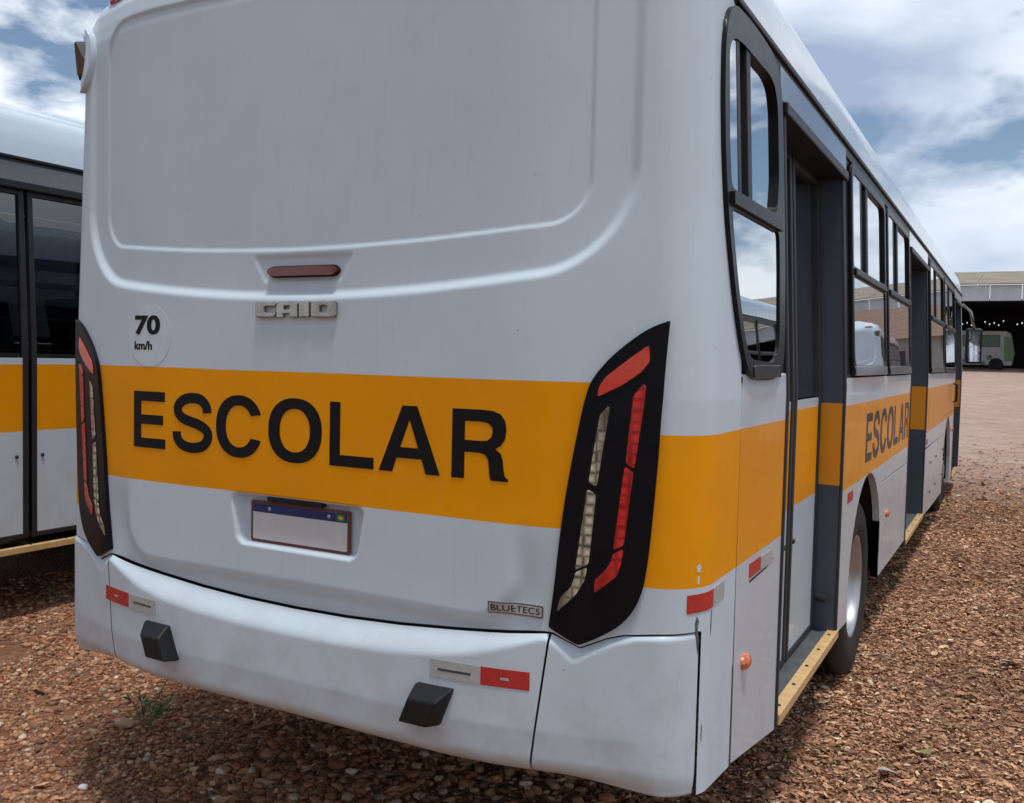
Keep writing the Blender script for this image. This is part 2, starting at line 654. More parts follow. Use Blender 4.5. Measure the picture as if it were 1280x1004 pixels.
LAMP_OUT = [(1.175, 1.804), (1.165, 1.712), (1.153, 1.577), (1.148, 1.441), (1.139, 1.304), (1.131, 1.193), (1.12, 1.109), (1.099, 1.052), (1.063, 1.007), (1.004, 0.969), (0.953, 0.945), (0.871, 0.985), (0.883, 1.08), (0.898, 1.242), (0.91, 1.345), (0.934, 1.495), (0.954, 1.597), (0.968, 1.639), (0.987, 1.667), (1.024, 1.709), (1.071, 1.748), (1.121, 1.783)]
LENSES = [
    ('lens_wedge', [(1.122, 1.74), (1.124, 1.698), (1.101, 1.67), (1.051, 1.635), (0.987, 1.603), (0.992, 1.631), (1.01, 1.656), (1.043, 1.682), (1.079, 1.71)]),
    ('lens_red', [(1.108, 1.641), (1.114, 1.634), (1.088, 1.421), (1.065, 1.434), (1.080, 1.609)]),
    ('lens_red', [(1.063, 1.426), (1.086, 1.413), (1.066, 1.219), (1.039, 1.206)]),
    ('lens_red', [(1.039, 1.196), (1.066, 1.211), (1.061, 1.17), (1.05, 1.136), (0.992, 1.088), (0.993, 1.123), (1.022, 1.153), (1.035, 1.177)]),
    ('lens_clear', [(1.017, 1.581), (1.02, 1.575), (0.992, 1.369), (0.970, 1.379), (0.983, 1.479), (0.995, 1.557)]),
    ('lens_clear', [(0.967, 1.362), (0.991, 1.349), (0.976, 1.164), (0.941, 1.147), (0.953, 1.245)]),
    ('lens_clear', [(0.941, 1.140), (0.973, 1.156), (0.967, 1.121), (0.945, 1.081), (0.894, 1.029), (0.903, 1.068), (0.93, 1.099), (0.939, 1.123)])]

# rear quarter window outlines in (s, z)
RQ_OUT = [(1.53, 2.700), (1.462, 2.662), (1.418, 2.575), (1.398, 2.414), (1.397, 2.262), (1.409, 2.141), (1.425, 2.061), (1.455, 1.961), (1.490, 1.858), (1.540, 1.755), (1.585, 1.690), (1.645, 1.657), (1.72, 1.650), (1.89, 1.648), (2.00, 1.660), (2.06, 1.70), (2.085, 1.78), (2.105, 2.023), (2.108, 2.343), (2.10, 2.58), (2.065, 2.655), (1.98, 2.695), (1.85, 2.705), (1.69, 2.708)]
RQ_UP = [(1.452, 2.56), (1.440, 2.30), (1.452, 2.178), (1.99, 2.182), (2.030, 2.30), (2.030, 2.53), (2.00, 2.59), (1.93, 2.612), (1.60, 2.612), (1.50, 2.60)]
RQ_LO = [(1.452, 2.122), (1.475, 2.02), (1.512, 1.905), (1.56, 1.79), (1.60, 1.735), (1.65, 1.71), (1.90, 1.703), (1.975, 1.725), (2.005, 1.79), (2.022, 2.00), (2.022, 2.128)]


RQ_UP = round_poly(RQ_UP, .03, 3)
RQ_LO = round_poly(RQ_LO, .03, 3)
RQ_OUT = round_poly(RQ_OUT, .05, 3)


def in_poly(px, pz, poly):
    c = np.zeros(px.shape, bool)
    n = len(poly)
    for i in range(n):
        x1, y1 = poly[i]
        x2, y2 = poly[i - 1]
        cond = ((y1 > pz) != (y2 > pz)) & (px < (x2 - x1) * (pz - y1) / (y2 - y1 + 1e-12) + x1)
        c ^= cond
    return c


def scale_poly(poly, d):
    """crude inset/outset by d"""
    P = np.array(poly)
    n = len(P)
    A = 0.5 * sum(P[i - 1][0] * P[i][1] - P[i][0] * P[i - 1][1] for i in range(n))
    sg = 1 if A > 0 else -1
    out = []
    for i in range(n):
        t = P[(i + 1) % n] - P[i - 1]
        t = t / (np.linalg.norm(t) + 1e-9)
        nrm = np.array([t[1], -t[0]]) * sg
        out.append(tuple(P[i] + nrm * d))
    return out


SEAM_X = [0, .2, .4, .6, .75, .86, .88, .953, 1.02, 1.06, 1.15, 1.35]
SEAM_Z = [.908, .911, .921, .938, .953, .966, .966, .935, .966, .978, .988, .996]
CHAM_Z_X = [0, .2, .4, .55, .67, .77, .86, .90, .935, .985, 1.035, 1.10, 1.35]
CHAM_Z = [.838, .840, .850, .868, .890, .925, .957, .928, .893, .928, .957, .980, .990]


def grid_mesh(name, V, mask=None):
    """V: (rows, cols, 3)"""
    r, c = V.shape[:2]
    idx = np.arange(r * c).reshape(r, c)
    F = np.stack([idx[:-1, :-1], idx[:-1, 1:], idx[1:, 1:], idx[1:, :-1]], -1).reshape(-1, 4)
    if mask is not None:
        F = F[mask.reshape(-1)]
    used = np.unique(F)
    remap = np.full(r * c, -1)
    remap[used] = np.arange(len(used))
    F = remap[F]
    co = V.reshape(-1, 3)[used]
    me = bpy.data.meshes.new(name)
    me.vertices.add(len(co))
    me.vertices.foreach_set('co', co.astype(np.float32).ravel())
    me.loops.add(F.size)
    me.loops.foreach_set('vertex_index', F.astype(np.int32).ravel())
    me.polygons.add(len(F))
    me.polygons.foreach_set('loop_start', np.arange(0, F.size, 4, dtype=np.int32))
    me.polygons.foreach_set('loop_total', np.full(len(F), 4, dtype=np.int32))
    me.update()
    me.validate()
    me.polygons.foreach_set('use_smooth', np.ones(len(me.polygons), bool))
    return me


def rear_shell_mesh():
    s = np.unique(np.round(np.r_[np.linspace(0, 1.16, 190), np.linspace(1.16, 1.40, 50), [1.279, 1.281], np.linspace(1.40, S_END, 26)], 5))
    s = np.r_[-s[:0:-1], s]
    zrows = np.linspace(1.06, 2.73, 290)
    X, Y, nx, ny = plan_at(s)
    sg = np.sign(s)
    rows, Z2 = [], []
    zbot = np.interp(np.abs(X), SEAM_X, SEAM_Z) + np.where(np.abs(s) < 1.280, 0.002, 0.0)
    for u in np.linspace(0, 1, 26)[:-1]:
        z = zbot + (1.06 - zbot) * u
        rows.append((z, X * half_w(z) / 1.25, Y))
    for z in zrows:
        rows.append((np.full_like(s, z), X * half_w(z) / 1.25, Y))
    RA = np.array(ROOF)
    zt_ = np.r_[np.linspace(2.736, 2.90, 28), RA[4:, 1]]
    for z_ in zt_:
        w_, q = np.interp(z_, RA[:, 1], RA[:, 0]), np.interp(z_, RA[:, 1], RA[:, 2])
        rows.append((np.full_like(s, z_), X * w_ / 1.25, Y + (0.58 - Y) * q))
    V = np.zeros((len(rows), len(s), 3))
    for i, (z, x, y) in enumerate(rows):
        top = i >= 25 + len(zrows)
        d = rear_relief(x, z) * (np.abs(s) < 1.2)
        if top:
            d = d * np.clip(1 - (z - 2.85) / 0.06, 0, 1)
        V[i, :, 0] = sg * (x + nx * d)
        V[i, :, 1] = y + ny * d
        V[i, :, 2] = z
    sm = np.abs((s[:-1] + s[1:]) / 2)[None, :]
    zm = (V[:-1, :-1, 2] + V[1:, 1:, 2]) / 2
    hole = in_poly(np.broadcast_to(sm, zm.shape), zm, scale_poly(RQ_OUT, -0.022))
    return grid_mesh('rear_panel', V, ~hole)


def corner_mesh(sg):
    s = np.linspace(1.2875, S_END, 44)
    X, Y, nx, ny = plan_at(s)
    zt = np.interp(X, SEAM_X, SEAM_Z)
    zb = np.interp(Y, [.25, .58], [.556, .523])
    V = np.zeros((14, 44, 3))
    for i, u in enumerate(np.linspace(0, 1, 14)):
        V[i, :, 0], V[i, :, 1], V[i, :, 2] = sg * X, Y, zb + (zt - zb) * u
    return grid_mesh('corner_panel', V)


def bumper_point(s, z, zc, zs):
    """outer skin of the bumper; returns x (unsigned), y"""
    X, Y, nx, ny = plan_at(s)
    ob = 0.010 * sstep(1.24, 1.14, X) + 0.032 * sstep(0.92, 0.50, X)
    u = np.clip((zs - z) / np.maximum(zs - zc, 0.004), 0, 1)
    o = -0.004 + (ob + 0.004) * sstep(0, 1, u) ** 0.8
    low = np.clip((0.70 - z) / 0.14, 0, 1)
    o = o - (0.012 * low + 0.055 * np.clip((0.625 - z) / 0.062, 0, 1) ** 2.2) * (1 - 0.9 * sstep(0.90, 1.25, X))
    return X + nx * o, Y + ny * o


def bumper_mesh(part):
    nz = 64
    if part == 'mid':
        ncol = 200
        u = np.linspace(-1, 1, ncol)
    else:
        ncol = 70
        u = np.linspace(0, 1, ncol)
    V = np.zeros((nz + 4, ncol, 3))
    for j in range(ncol):
        zb_mid = 0.563
        s_top, s_bot = 0.875, 0.825
        col_pts = []
        for i in range(nz):
            v = i / (nz - 1)
            zq = 0.965 - (0.965 - zb_mid) * v
            sb = s_top + (s_bot - s_top) * (0.966 - zq) / (0.966 - 0.565)
            s = u[j] * (sb - 0.003) if part == 'mid' else sb + 0.003 + u[j] * (1.2775 - sb - 0.003)
            X = float(plan_at(s)[0])
            zs, zc = np.interp(X, SEAM_X, SEAM_Z) - 0.003, np.interp(X, CHAM_Z_X, CHAM_Z) - 0.006
            zb = 0.563 - 0.008 * sstep(0.8, 1.25, X)
            z = zs - (zs - zb) * v
            x, y = bumper_point(s, z, zc, zs)
            V[i, j] = (math.copysign(x, s) if part == 'mid' else x, y, z)
        # returns underneath
        last = V[nz - 1, j].copy()
        for k, (dy, dz) in enumerate(((0.03, 0.002), (0.07, 0.02), (0.12, 0.05), (0.14, 0.09))):
            _, _, nx_, ny_ = plan_at(s)
            V[nz + k, j] = (last[0] - (math.copysign(1, s) if part == 'mid' else 1) * nx_ * dy, last[1] - ny_ * dy, last[2] + dz)
    if part == 'left':
        V[..., 0] *= -1
    return grid_mesh('bumper', V)


# ------------------------------------------------------------------ letters (outlines in a 1 x 1 cell)
def ell(cx, cz, rx, rz, a0, a1, n, p=2.0):
    out = []
    for k in range(n + 1):
        a = rad(a0 + (a1 - a0) * k / n)
        c, s = math.cos(a), math.sin(a)
        out.append((cx + rx * math.copysign(abs(c) ** (2 / p), c), cz + rz * math.copysign(abs(s) ** (2 / p), s)))
    return out


def stroke(pts, half):
    P = [Vector(p) for p in pts]
    Q = []
    for i in range(len(P) - 1):
        p0, p1, p2, p3 = P[max(i - 1, 0)], P[i], P[i + 1], P[min(i + 2, len(P) - 1)]
        for k in range(4):
            t_ = k / 4
            Q.append(0.5 * ((2 * p1) + (p2 - p0) * t_ + (2 * p0 - 5 * p1 + 4 * p2 - p3) * t_ * t_ + (3 * p1 - p0 - 3 * p2 + p3) * t_ ** 3))
    Q.append(P[-1])
    L, Rr = [], []
    for i, q in enumerate(Q):
        d = (Q[min(i + 1, len(Q) - 1)] - Q[max(i - 1, 0)]).normalized()
        n = Vector((-d.y, d.x))
        hx, hz = half
        L.append((q.x + n.x * hx, q.y + n.y * hz))
        Rr.append((q.x - n.x * hx, q.y - n.y * hz))
    return L + Rr[::-1]


LET = {
    'E': [[(0, 0), (1, 0), (1, .17), (.24, .17), (.24, .42), (.93, .42), (.93, .585), (.24, .585), (.24, .83), (.98, .83), (.98, 1), (0, 1)]],
    'L': [[(0, 0), (1, 0), (1, .175), (.235, .175), (.235, 1), (0, 1)]],
    'A': [[(0, 0), (.225, 0), (.295, .215), (.705, .215), (.775, 0), (1, 0), (.62, 1), (.38, 1)], [(.352, .375), (.5, .80), (.648, .375)]],
    'O': [ell(.5, .5, .5, .52, 0, 356, 48, 2.25), ell(.5, .5, .285, .35, 0, 356, 40, 2.2)],
    'C': [ell(.52, .5, .52, .52, 22, 338, 44, 2.2) + ell(.52, .5, .30, .35, 330, 30, 36, 2.2)],
    'S': [stroke([(.87, .685), (.84, .80), (.70, .905), (.5, .93), (.28, .895), (.13, .79), (.125, .67), (.24, .575), (.45, .52), (.66, .475), (.86, .38), (.885, .25), (.76, .12), (.5, .07), (.24, .11), (.11, .22), (.09, .335)], (.105, .088))],
    'R': [[(0, 0), (.23, 0), (.23, .385), (.50, .385), (.60, .36), (.655, .29), (.67, .18), (.685, .06), (.71, 0), (1, 0), (1, .03), (.945, .07), (.92, .17), (.905, .30), (.87, .39), (.77, .45), (.87, .51), (.94, .61), (.955, .73), (.93, .86), (.85, .95), (.72, .99), (.58, 1), (0, 1)],
          [(.23, .555), (.23, .83), (.54, .83), (.65, .81), (.715, .755), (.725, .69), (.70, .615), (.63, .565), (.52, .555)]],
}


def letter(ch, a0, a1, b0, b1, fn, h0, h1, mat, parent, step):
    loops = [[(a0 + (a1 - a0) * a, b0 + (b1 - b0) * b) for a, b in lp] for lp in LET[ch]]
    return sheet('letter', loops, fn, h0, h1, mat, parent, acuts=cuts(a0, a1, step), bcuts=())


# ------------------------------------------------------------------ the bus
DOORS = [(1.17, 2.42, 0.105, 0.455), (5.40, 6.88, 0.20, 0.385), (11.05, 12.45, 0.20, 0.285)]
WINDOWS = [(2.58, 3.86), (3.96, 5.28), (7.10, 8.86), (9.02, 10.86)]
AXLES = [3.33, 9.95]
SKIRT_Y = [0.2, 0.58, 1.17, 2.42, 5.4, 6.88, 8.0, 11.0, 13.0]
SKIRT_Z = [.56, .523, .425, .445, .400, .365, .325, .285, .28]


def skirt(y):
    return float(np.interp(y, SKIRT_Y, SKIRT_Z))


def arch_loop(y0, y1, z1, yc, R, zc=0.49):
    """outline of a lower side panel whose bottom edge is cut by a wheel arch"""
    pts = [(y0, skirt(y0))]
    if yc is not None:
        a_s = math.asin(max(-1, min(1, (skirt(yc) - zc) / R)))
        for k in range(25):
            a = math.pi - a_s - (math.pi - 2 * a_s) * k / 24
            pts.append((yc + R * math.cos(a), zc + R * math.sin(a)))
    pts += [(y1, skirt(y1)), (y1, z1), (y0, z1)]
    return [(max(y0, min(y1, a)), b) for a, b in pts]


def panel(name, loops, fn, parent, mat='side_paint', h0=-0.04, h1=0.0, bev=0.004):
    zs = [p[1] for p in loops[0]]
    return sheet(name, loops, fn, h0, h1, mat, parent, bcuts=[z for z in (1.6, 2.2) if min(zs) < z < max(zs)], bevel=bev)


def side_window(y0, y1, root, fn, detailed=True, z0=1.648, z1=2.668):
    zr = 2.15
    up = rrect(y0 + 0.045, y1 - 0.05, zr + 0.028, z1 - 0.05, [0.02, 0.02, 0.07, 0.07])
    lo = rrect(y0 + 0.045, y1 - 0.05, z0 + 0.055, zr - 0.028, [0.07, 0.07, 0.02, 0.02])
    fr = sheet('window_frame', [rrect(y0, y1, z0, z1, 0.085), up, lo], fn, -0.03, 0.014, 'black_gloss', root, bcuts=[2.0, 2.3], bevel=0.008, seg=3)
    sheet('sill', [rrect(y0 + 0.03, y1 - 0.03, z0 + 0.004, z0 + 0.05, 0.02)], fn, 0.014, 0.020, 'header_grey', fr, bevel=0.004)
    ya, yb = y0 + 0.045, y1 - 0.05
    L = yb - ya
    sheet('pane', [[(ya, z0 + .045), (yb, z0 + .045), (yb, zr - .02), (ya, zr - .02)]], fn, 0.003, 0.008, 'tinted_glass', fr)
    if detailed:
        sheet('pane', [[(ya, zr + .02), (ya + .22 * L, zr + .02), (ya + .22 * L, z1 - .04), (ya, z1 - .04)]], fn, 0.003, 0.008, 'tinted_glass', fr)
        sheet('pane', [[(ya + .40 * L, zr + .02), (yb, zr + .02), (yb, z1 - .04), (ya + .40 * L, z1 - .04)]], fn, -0.008, -0.003, 'tinted_glass', fr)
        for u, ww in ((.225, .022), (.40, .034)):
            sheet('divider', [[(ya + u * L - ww, zr + .02), (ya + u * L + ww, zr + .02), (ya + u * L + ww, z1 - .04), (ya + u * L - ww, z1 - .04)]], fn, -0.03, 0.0095, 'black_rubber', fr, bevel=0.003)
    else:
        sheet('pane', [[(ya, zr + .02), (yb, zr + .02), (yb, z1 - .04), (ya, z1 - .04)]], fn, 0.003, 0.008, 'tinted_glass', fr)
    # the sliding rail that parts the upper from the lower glass
    sheet('rail', [[(ya, zr - .018), (yb, zr - .018), (yb, zr + .016), (ya, zr + .016)]], fn, 0.0142, 0.026, 'black_plastic', fr, bevel=0.006)
    return fr


def door_set(root, y0, y1, rec, zb, slate_leaf):
    zt = 2.555
    m = (y0 + y1) / 2
    pm = 'door_slate' if slate_leaf else 'side_paint'
    leaves = []
    for a, b in ((y0 + 0.02, m - 0.012), (m + 0.012, y1 - 0.045)):
        lf = sheet('door_leaf', [rrect(a, b, zb + 0.035, 1.548, 0.01)], side_pt, -rec - 0.03, -rec, pm, root, bevel=0.003)
        sheet('pane', [[(a + 0.03, 1.556), (b - 0.03, 1.556), (b - 0.03, zt - .03), (a + 0.03, zt - .03)]], side_pt, -rec - 0.018, -rec - 0.012, 'tinted_glass', lf, bcuts=[1.6])
        for e0, e1 in ((a, a + 0.035), (b - 0.035, b)):
            sheet('stile', [[(e0, zb + .03), (e1, zb + .03), (e1, zt - .01), (e0, zt - .01)]], side_pt, -rec - 0.032, -rec + 0.008, 'black_rubber', lf, bcuts=[1.6], bevel=0.004)
        sheet('bottom_rail', [[(a, zb + .012), (b, zb + .012), (b, zb + .04), (a, zb + .04)]], side_pt, -rec - 0.03, -rec + 0.006, 'black_rubber', lf, bevel=0.004)
        sheet('top_rail', [[(a + .036, zt - .04), (b - .036, zt - .04), (b - .036, zt - .01), (a + .036, zt - .01)]], side_pt, -rec - 0.03, -rec + 0.004, 'black_rubber', lf)
        yb_ = b - 0.075 if a < m else a + 0.075
        bm = bmesh.new()
        bmesh.ops.create_uvsphere(bm, u_segments=10, v_segments=6, radius=0.012, matrix=Matrix.Translation((1.25 - rec, yb_, 0.96)))
        bm_link('bolt', bm, 'black_rubber', lf, smooth=True)
        leaves.append(lf)
    # jambs: the deep sides of the doorway
    jambs = []
    for e0, e1 in ((y0, y0 + 0.018), (y1 - 0.04, y1 - 0.012)):
        jambs.append(sheet('door_jamb', [[(e0, zb), (e1, zb), (e1, zt), (e0, zt)]], side_pt, -rec - 0.05, -0.006, 'door_slate', root, bcuts=[1.6]))
    for e0, e1 in ((y0 + 0.0, y0 + 0.028), (y1 - 0.034, y1 - 0.004)):
        sheet('door_seal', [[(e0, zb - .02), (e1, zb - .02), (e1, zt), (e0, zt)]], side_pt, -0.03, 0.006, 'black_rubber', root, bcuts=[1.6], bevel=0.006)
    hd = sheet('door_hood', [[(y0 - 0.02, zt - 0.012), (y1 + 0.02, zt - 0.012), (y1 + 0.02, zt + 0.03), (y0 - 0.02, zt + 0.03)]], side_pt, -rec - 0.05, 0.022, 'black_plastic', root, bevel=0.006)
    tr_ = box('door_step', (1.25 - rec - 0.10, 1.238, y0 + 0.004, y1 - 0.004, zb - 0.02, zb + 0.008), 'tread_grey', root)
    ss = box('sill_strip', (1.215, 1.262, y0 + 0.03, y1 - 0.006, zb - 0.022, zb + 0.016), 'sill_cream', tr_, bevel=0.003)
    for k in range(5):
        yy = y0 + 0.12 + (y1 - y0 - 0.24) * k / 4
        bm = bmesh.new()
        bmesh.ops.create_cone(bm, cap_ends=True, segments=10, radius1=0.008, radius2=0.006, depth=0.004, matrix=Matrix.Translation((1.238, yy, zb + 0.018)))
        bm_link('screw', bm, 'screw_dark', tr_)
    return leaves, jambs


def wheel(root, x, y, dual, R=0.49):
    sg = 1 if x > 0 else -1
    w = 0.27
    bm = bmesh.new()
    prof = [(0.27, 0.0), (0.285, 0.012), (0.34, 0.024), (0.40, 0.026), (0.44, 0.018), (0.465, 0.004), (0.482, -0.012), (0.488, -0.03)]
    n_g = 4
    for g in range(n_g):
        a = -0.035 - g * (w - 0.07) / n_g
        b = -0.035 - (g + 1) * (w - 0.07) / n_g
        prof += [(R, a), (R, b + 0.012), (R - 0.012, b + 0.011), (R - 0.012, b + 0.002)]
    prof += [(R, -w + 0.035), (0.482, -w + 0.012), (0.44, -w - 0.018), (0.34, -w - 0.02), (0.27, -w)]
    lathe(bm, prof, 72)
    for v in bm.verts:
        v.co.x *= sg
        v.co += Vector((x - sg * 0.03, y, R - 0.012))
    ty = bm_link('wheel', bm, 'tyre_rubber', root, smooth=True, bevel=0.0)
    rp = [(0.288, 0.004), (0.285, 0.010), (0.276, 0.010), (0.268, 0.0), (0.262, -0.03), (0.255, -0.05), (0.235, -0.075), (0.215, -0.115), (0.20, -0.125), (0.165, -0.128), (0.13, -0.128), (0.118, -0.12), (0.112, -0.05), (0.10, -0.038), (0.055, -0.032), (0.0, -0.032)] if dual else \
         [(0.288, 0.004), (0.285, 0.010), (0.276, 0.010), (0.268, 0.0), (0.262, -0.06), (0.25, -0.09), (0.225, -0.075), (0.19, -0.02), (0.16, 0.0), (0.12, 0.004), (0.105, 0.03), (0.06, 0.045), (0.0, 0.045)]
    bm = bmesh.new()
    lathe(bm, rp, 64)
    for v in bm.verts:
        v.co.x *= sg
        v.co += Vector((x - sg * 0.03, y, R - 0.012))
    bm_link('rim', bm, 'steel_rim', ty, smooth=True)
    bm = bmesh.new()
    off = -0.118 if dual else 0.008
    for k in range(10):
        a = 2 * math.pi * k / 10
        mt = Matrix.Translation((x - sg * 0.03 + sg * off, y + 0.165 * math.cos(a), R - 0.012 + 0.165 * math.sin(a))) @ Matrix.Rotation(math.pi / 2, 4, 'Y')
        bmesh.ops.create_cone(bm, cap_ends=True, segments=6, radius1=0.017, radius2=0.015, depth=0.035, matrix=mt)
    bm_link('wheel_nuts', bm, 'steel_rim', ty)
    if dual:
        bm = bmesh.new()
        lathe(bm, prof, 40)
        for v in bm.verts:
            v.co.x *= sg
            v.co += Vector((x - sg * 0.345, y, R - 0.012))
        bm_link('inner_tyre', bm, 'tyre_rubber', ty, smooth=True)
    return ty


def build_bus():
    root = empty('school_bus')
    # ---- rear panel and what is fixed to it
    rp = link('rear_panel', rear_shell_mesh(), 'rear_paint', root)
    for ch, a0, a1 in (('E', -.730, -.571), ('S', -.532, -.352), ('C', -.335, -.143), ('O', -.110, .104), ('L', .135, .299), ('A', .318, .530), ('R', .568, .745)):
        letter(ch, a0, a1, 1.364, 1.556, rear_pt, 0.0004, 0.0016, 'letter_black', rp, 0.03)
    ring = ell(-.655, 1.745, .105, .105, 0, 352, 44)
    st = sheet('speed_sticker', [ring], rear_pt, 0.0003, 0.0010, 'sticker_grey', rp, acuts=cuts(-.76, -.55, .03))
    text('speed_number', '70', -.732, -.602, 1.748, 1.815, rear_pt, 0.0018, 'letter_black', st, bold=0.04)
    text('speed_unit', 'km/h', -.732, -.640, 1.697, 1.727, rear_pt, 0.0018, 'letter_black', st, bold=0.04)
    # chrome maker's badge, four block letters
    cb = {'C': ([(0, .1), (.1, 0), (.92, 0), (1, .1), (1, .33), (.52, .33), (.44, .42), (.44, .60), (.52, .68), (1, .68), (1, .9), (.92, 1), (.1, 1), (0, .9)],),
          'A': ([(0, 0), (.33, 0), (.33, .22), (.62, .22), (.62, 0), (1, 0), (1, .88), (.9, 1), (.15, 1), (0, .86)], [(.36, .5), (.36, .70), (.62, .70), (.62, .5)]),
          'I': ([(0, 0), (1, 0), (1, 1), (0, 1)],),
          'O': ([(0, .1), (.1, 0), (.9, 0), (1, .12), (1, .9), (.92, 1), (.1, 1), (0, .9)], [(.36, .33), (.36, .68), (.56, .74), (.66, .66), (.66, .36), (.56, .30)])}
    for ch, a0, a1 in (('C', -.162, -.078), ('A', -.074, .012), ('I', .016, .058), ('O', .064, .161)):
        loops = [[(a0 + (a1 - a0) * a, 1.807 + 0.049 * b) for a, b in lp] for lp in cb[ch]]
        sheet('badge_letter', loops, rear_pt, 0.0, 0.012, 'chrome_badge', rp, bevel=0.003)
    eb = sheet('engine_badge', [rrect(.694, .852, 1.001, 1.034, .004)], rear_pt, 0.0, 0.004, 'chrome_badge', rp, acuts=cuts(.69, .85, .02), bevel=0.001)
    sheet('badge_field', [rrect(.698, .848, 1.005, 1.030, .003)], rear_pt, 0.0042, 0.0048, 'reflect_white', eb, acuts=cuts(.69, .85, .02))
    text('badge_text', 'BLUETEC5', .703, .843, 1.009, 1.027, rear_pt, 0.0055, 'letter_black', eb, bold=0.004)
    # third brake lamp
    bl = sheet('brake_lamp', [round_poly([(-.118, 1.935), (.132, 1.935), (.150, 1.950), (.132, 1.963), (-.118, 1.963), (-.136, 1.950)], .012)], rear_pt, 0.0, 0.020, 'brake_red', root, bevel=0.006, seg=3)
    sheet('bezel', [round_poly([(-.122, 1.931), (.136, 1.931), (.155, 1.950), (.136, 1.967), (-.122, 1.967), (-.141, 1.950)], .014)], rear_pt, 0.0, 0.008, 'black_plastic', bl, bevel=0.002)
    # number plate in its recess (the characters are not legible)
    plate_pt = (lambda a, b, h: Vector((a, 0.146 - h, b)))
    pl = sheet('licence_plate', [rrect(-.2, .2, 1.094, 1.226, .008)], plate_pt, 0.006, 0.012, 'plate_frame', root, bevel=0.002)
    sheet('plate_face', [rrect(-.190, .190, 1.103, 1.218, .006)], plate_pt, 0.0122, 0.0132, 'plate_white', pl)
    sheet('plate_band', [rrect(-.190, .190, 1.190, 1.218, .004)], plate_pt, 0.0133, 0.0137, 'plate_blue', pl)
    fl = sheet('flag', [rrect(.150, .180, 1.194, 1.214, .002)], plate_pt, 0.0138, 0.0141, 'flag_green', pl)
    sheet('flag_lozenge', [[(.153, 1.204), (.165, 1.197), (.177, 1.204), (.165, 1.211)]], plate_pt, 0.0142, 0.0145, 'flag_yellow', pl)
    for bx_ in (-.12, .12):
        bm = bmesh.new()
        bmesh.ops.create_uvsphere(bm, u_segments=10, v_segments=6, radius=.007, matrix=Matrix.Translation((bx_, .1335, 1.204)))
        bm_link('plate_bolt', bm, 'steel_rim', pl, smooth=True)
    box('plate_lamp', (-.12, .10, 0.118, 0.146, 1.229, 1.244), 'black_plastic', root)
    # ---- tail lamps
    for sg in (1, -1):
        f = (lambda a, b, h: rear_pt(sg * a, b, h))
        lamp_r = [.004] + [.05] * 9 + [.012, .006] + [.05] * 10
        hs = sheet('tail_lamp', [round_poly(LAMP_OUT, lamp_r, 3)], f, 0.0, 0.014, 'lamp_black', root, acuts=cuts(.87, 1.18, .025), bcuts=cuts(.945, 1.8, .08), bevel=0.005, seg=3)
        for mt, lp in LENSES:
            lp = round_poly(lp, .007, 2)
            sheet('lens', [lp], f, 0.0140, 0.0175, mt, hs, acuts=cuts(.88, 1.13, .025), bevel=0.002)
            sheet('lens_rim', [scale_poly(lp, 0.005)], f, 0.0138, 0.0150, 'black_gloss', hs, acuts=cuts(.88, 1.13, .025))
    # ---- bumper
    bmid = link('bumper', bumper_mesh('mid'), 'bumper_paint', root)
    for sg in (1, -1):
        link('corner_panel', corner_mesh(sg), 'rear_paint', root)
    link('bumper_corner', bumper_mesh('right'), 'bumper_paint', root)
    link('bumper_corner', bumper_mesh('left'), 'bumper_paint', root)

    def bump_pt(s, z, h):
        zs, zc = np.interp(abs(s), SEAM_X, SEAM_Z) - .003, np.interp(abs(s), CHAM_Z_X, CHAM_Z) - .006
        x, y = bumper_point(s, z, zc, zs)
        return Vector((math.copysign(x, s), y - h, z))
    # dark gap behind the seam between panel and bumper
    bm = bmesh.new()
    prev = None
    for s in np.linspace(-1.27, 1.27, 160):
        X, Y, nx, ny = plan_at(s)
        z = np.interp(X, SEAM_X, SEAM_Z)
        q = [bm.verts.new((math.copysign(X - nx * 0.034, s), Y - ny * 0.034, z + dz)) for dz in (-.03, .012)]
        if prev:
            bm.faces.new((prev[0], q[0], q[1], prev[1]))
        prev = q
    bm_link('seam_seal', bm, 'black_rubber', root)
    for sg in (1, -1):
        bm = bmesh.new()
        q = []
        for s in (1.262, 1.298):
            X, Y, nx, ny = plan_at(s)
            q.append([bm.verts.new((sg * (X - nx * 0.012), Y - ny * 0.012, z)) for z in (.56, 1.0)])
        bm.faces.new((q[0][0], q[1][0], q[1][1], q[0][1]))
        bm_link('seam_seal', bm, 'black_rubber', root)
    for a0, a1, mt in ((-.888, -.722, 'reflect_red'), (-.716, -.566, 'reflect_white'), (.536, .687, 'reflect_white'), (.690, .826, 'reflect_red')):
        dz = 0.002 if a0 > 0 else 0
        sk = sheet('reflective_sticker', [[(a0, .806 + dz), (a1, .806 + dz), (a1, .856 + dz), (a0, .856 + dz)]], bump_pt, 0.0006, 0.0016, mt, bmid, acuts=cuts(a0, a1, .02), bcuts=cuts(.806, .858, .008))
        c = (a0 + a1) / 2
        w_ = .012 if mt == 'reflect_red' else .05
        sheet('sticker_print', [[(c - w_, .828), (c + w_, .828), (c + w_, .835), (c - w_, .835)]], bump_pt, 0.0018, 0.0022, 'reflect_white' if mt == 'reflect_red' else 'header_grey', bmid, acuts=cuts(c - w_, c + w_, .01))
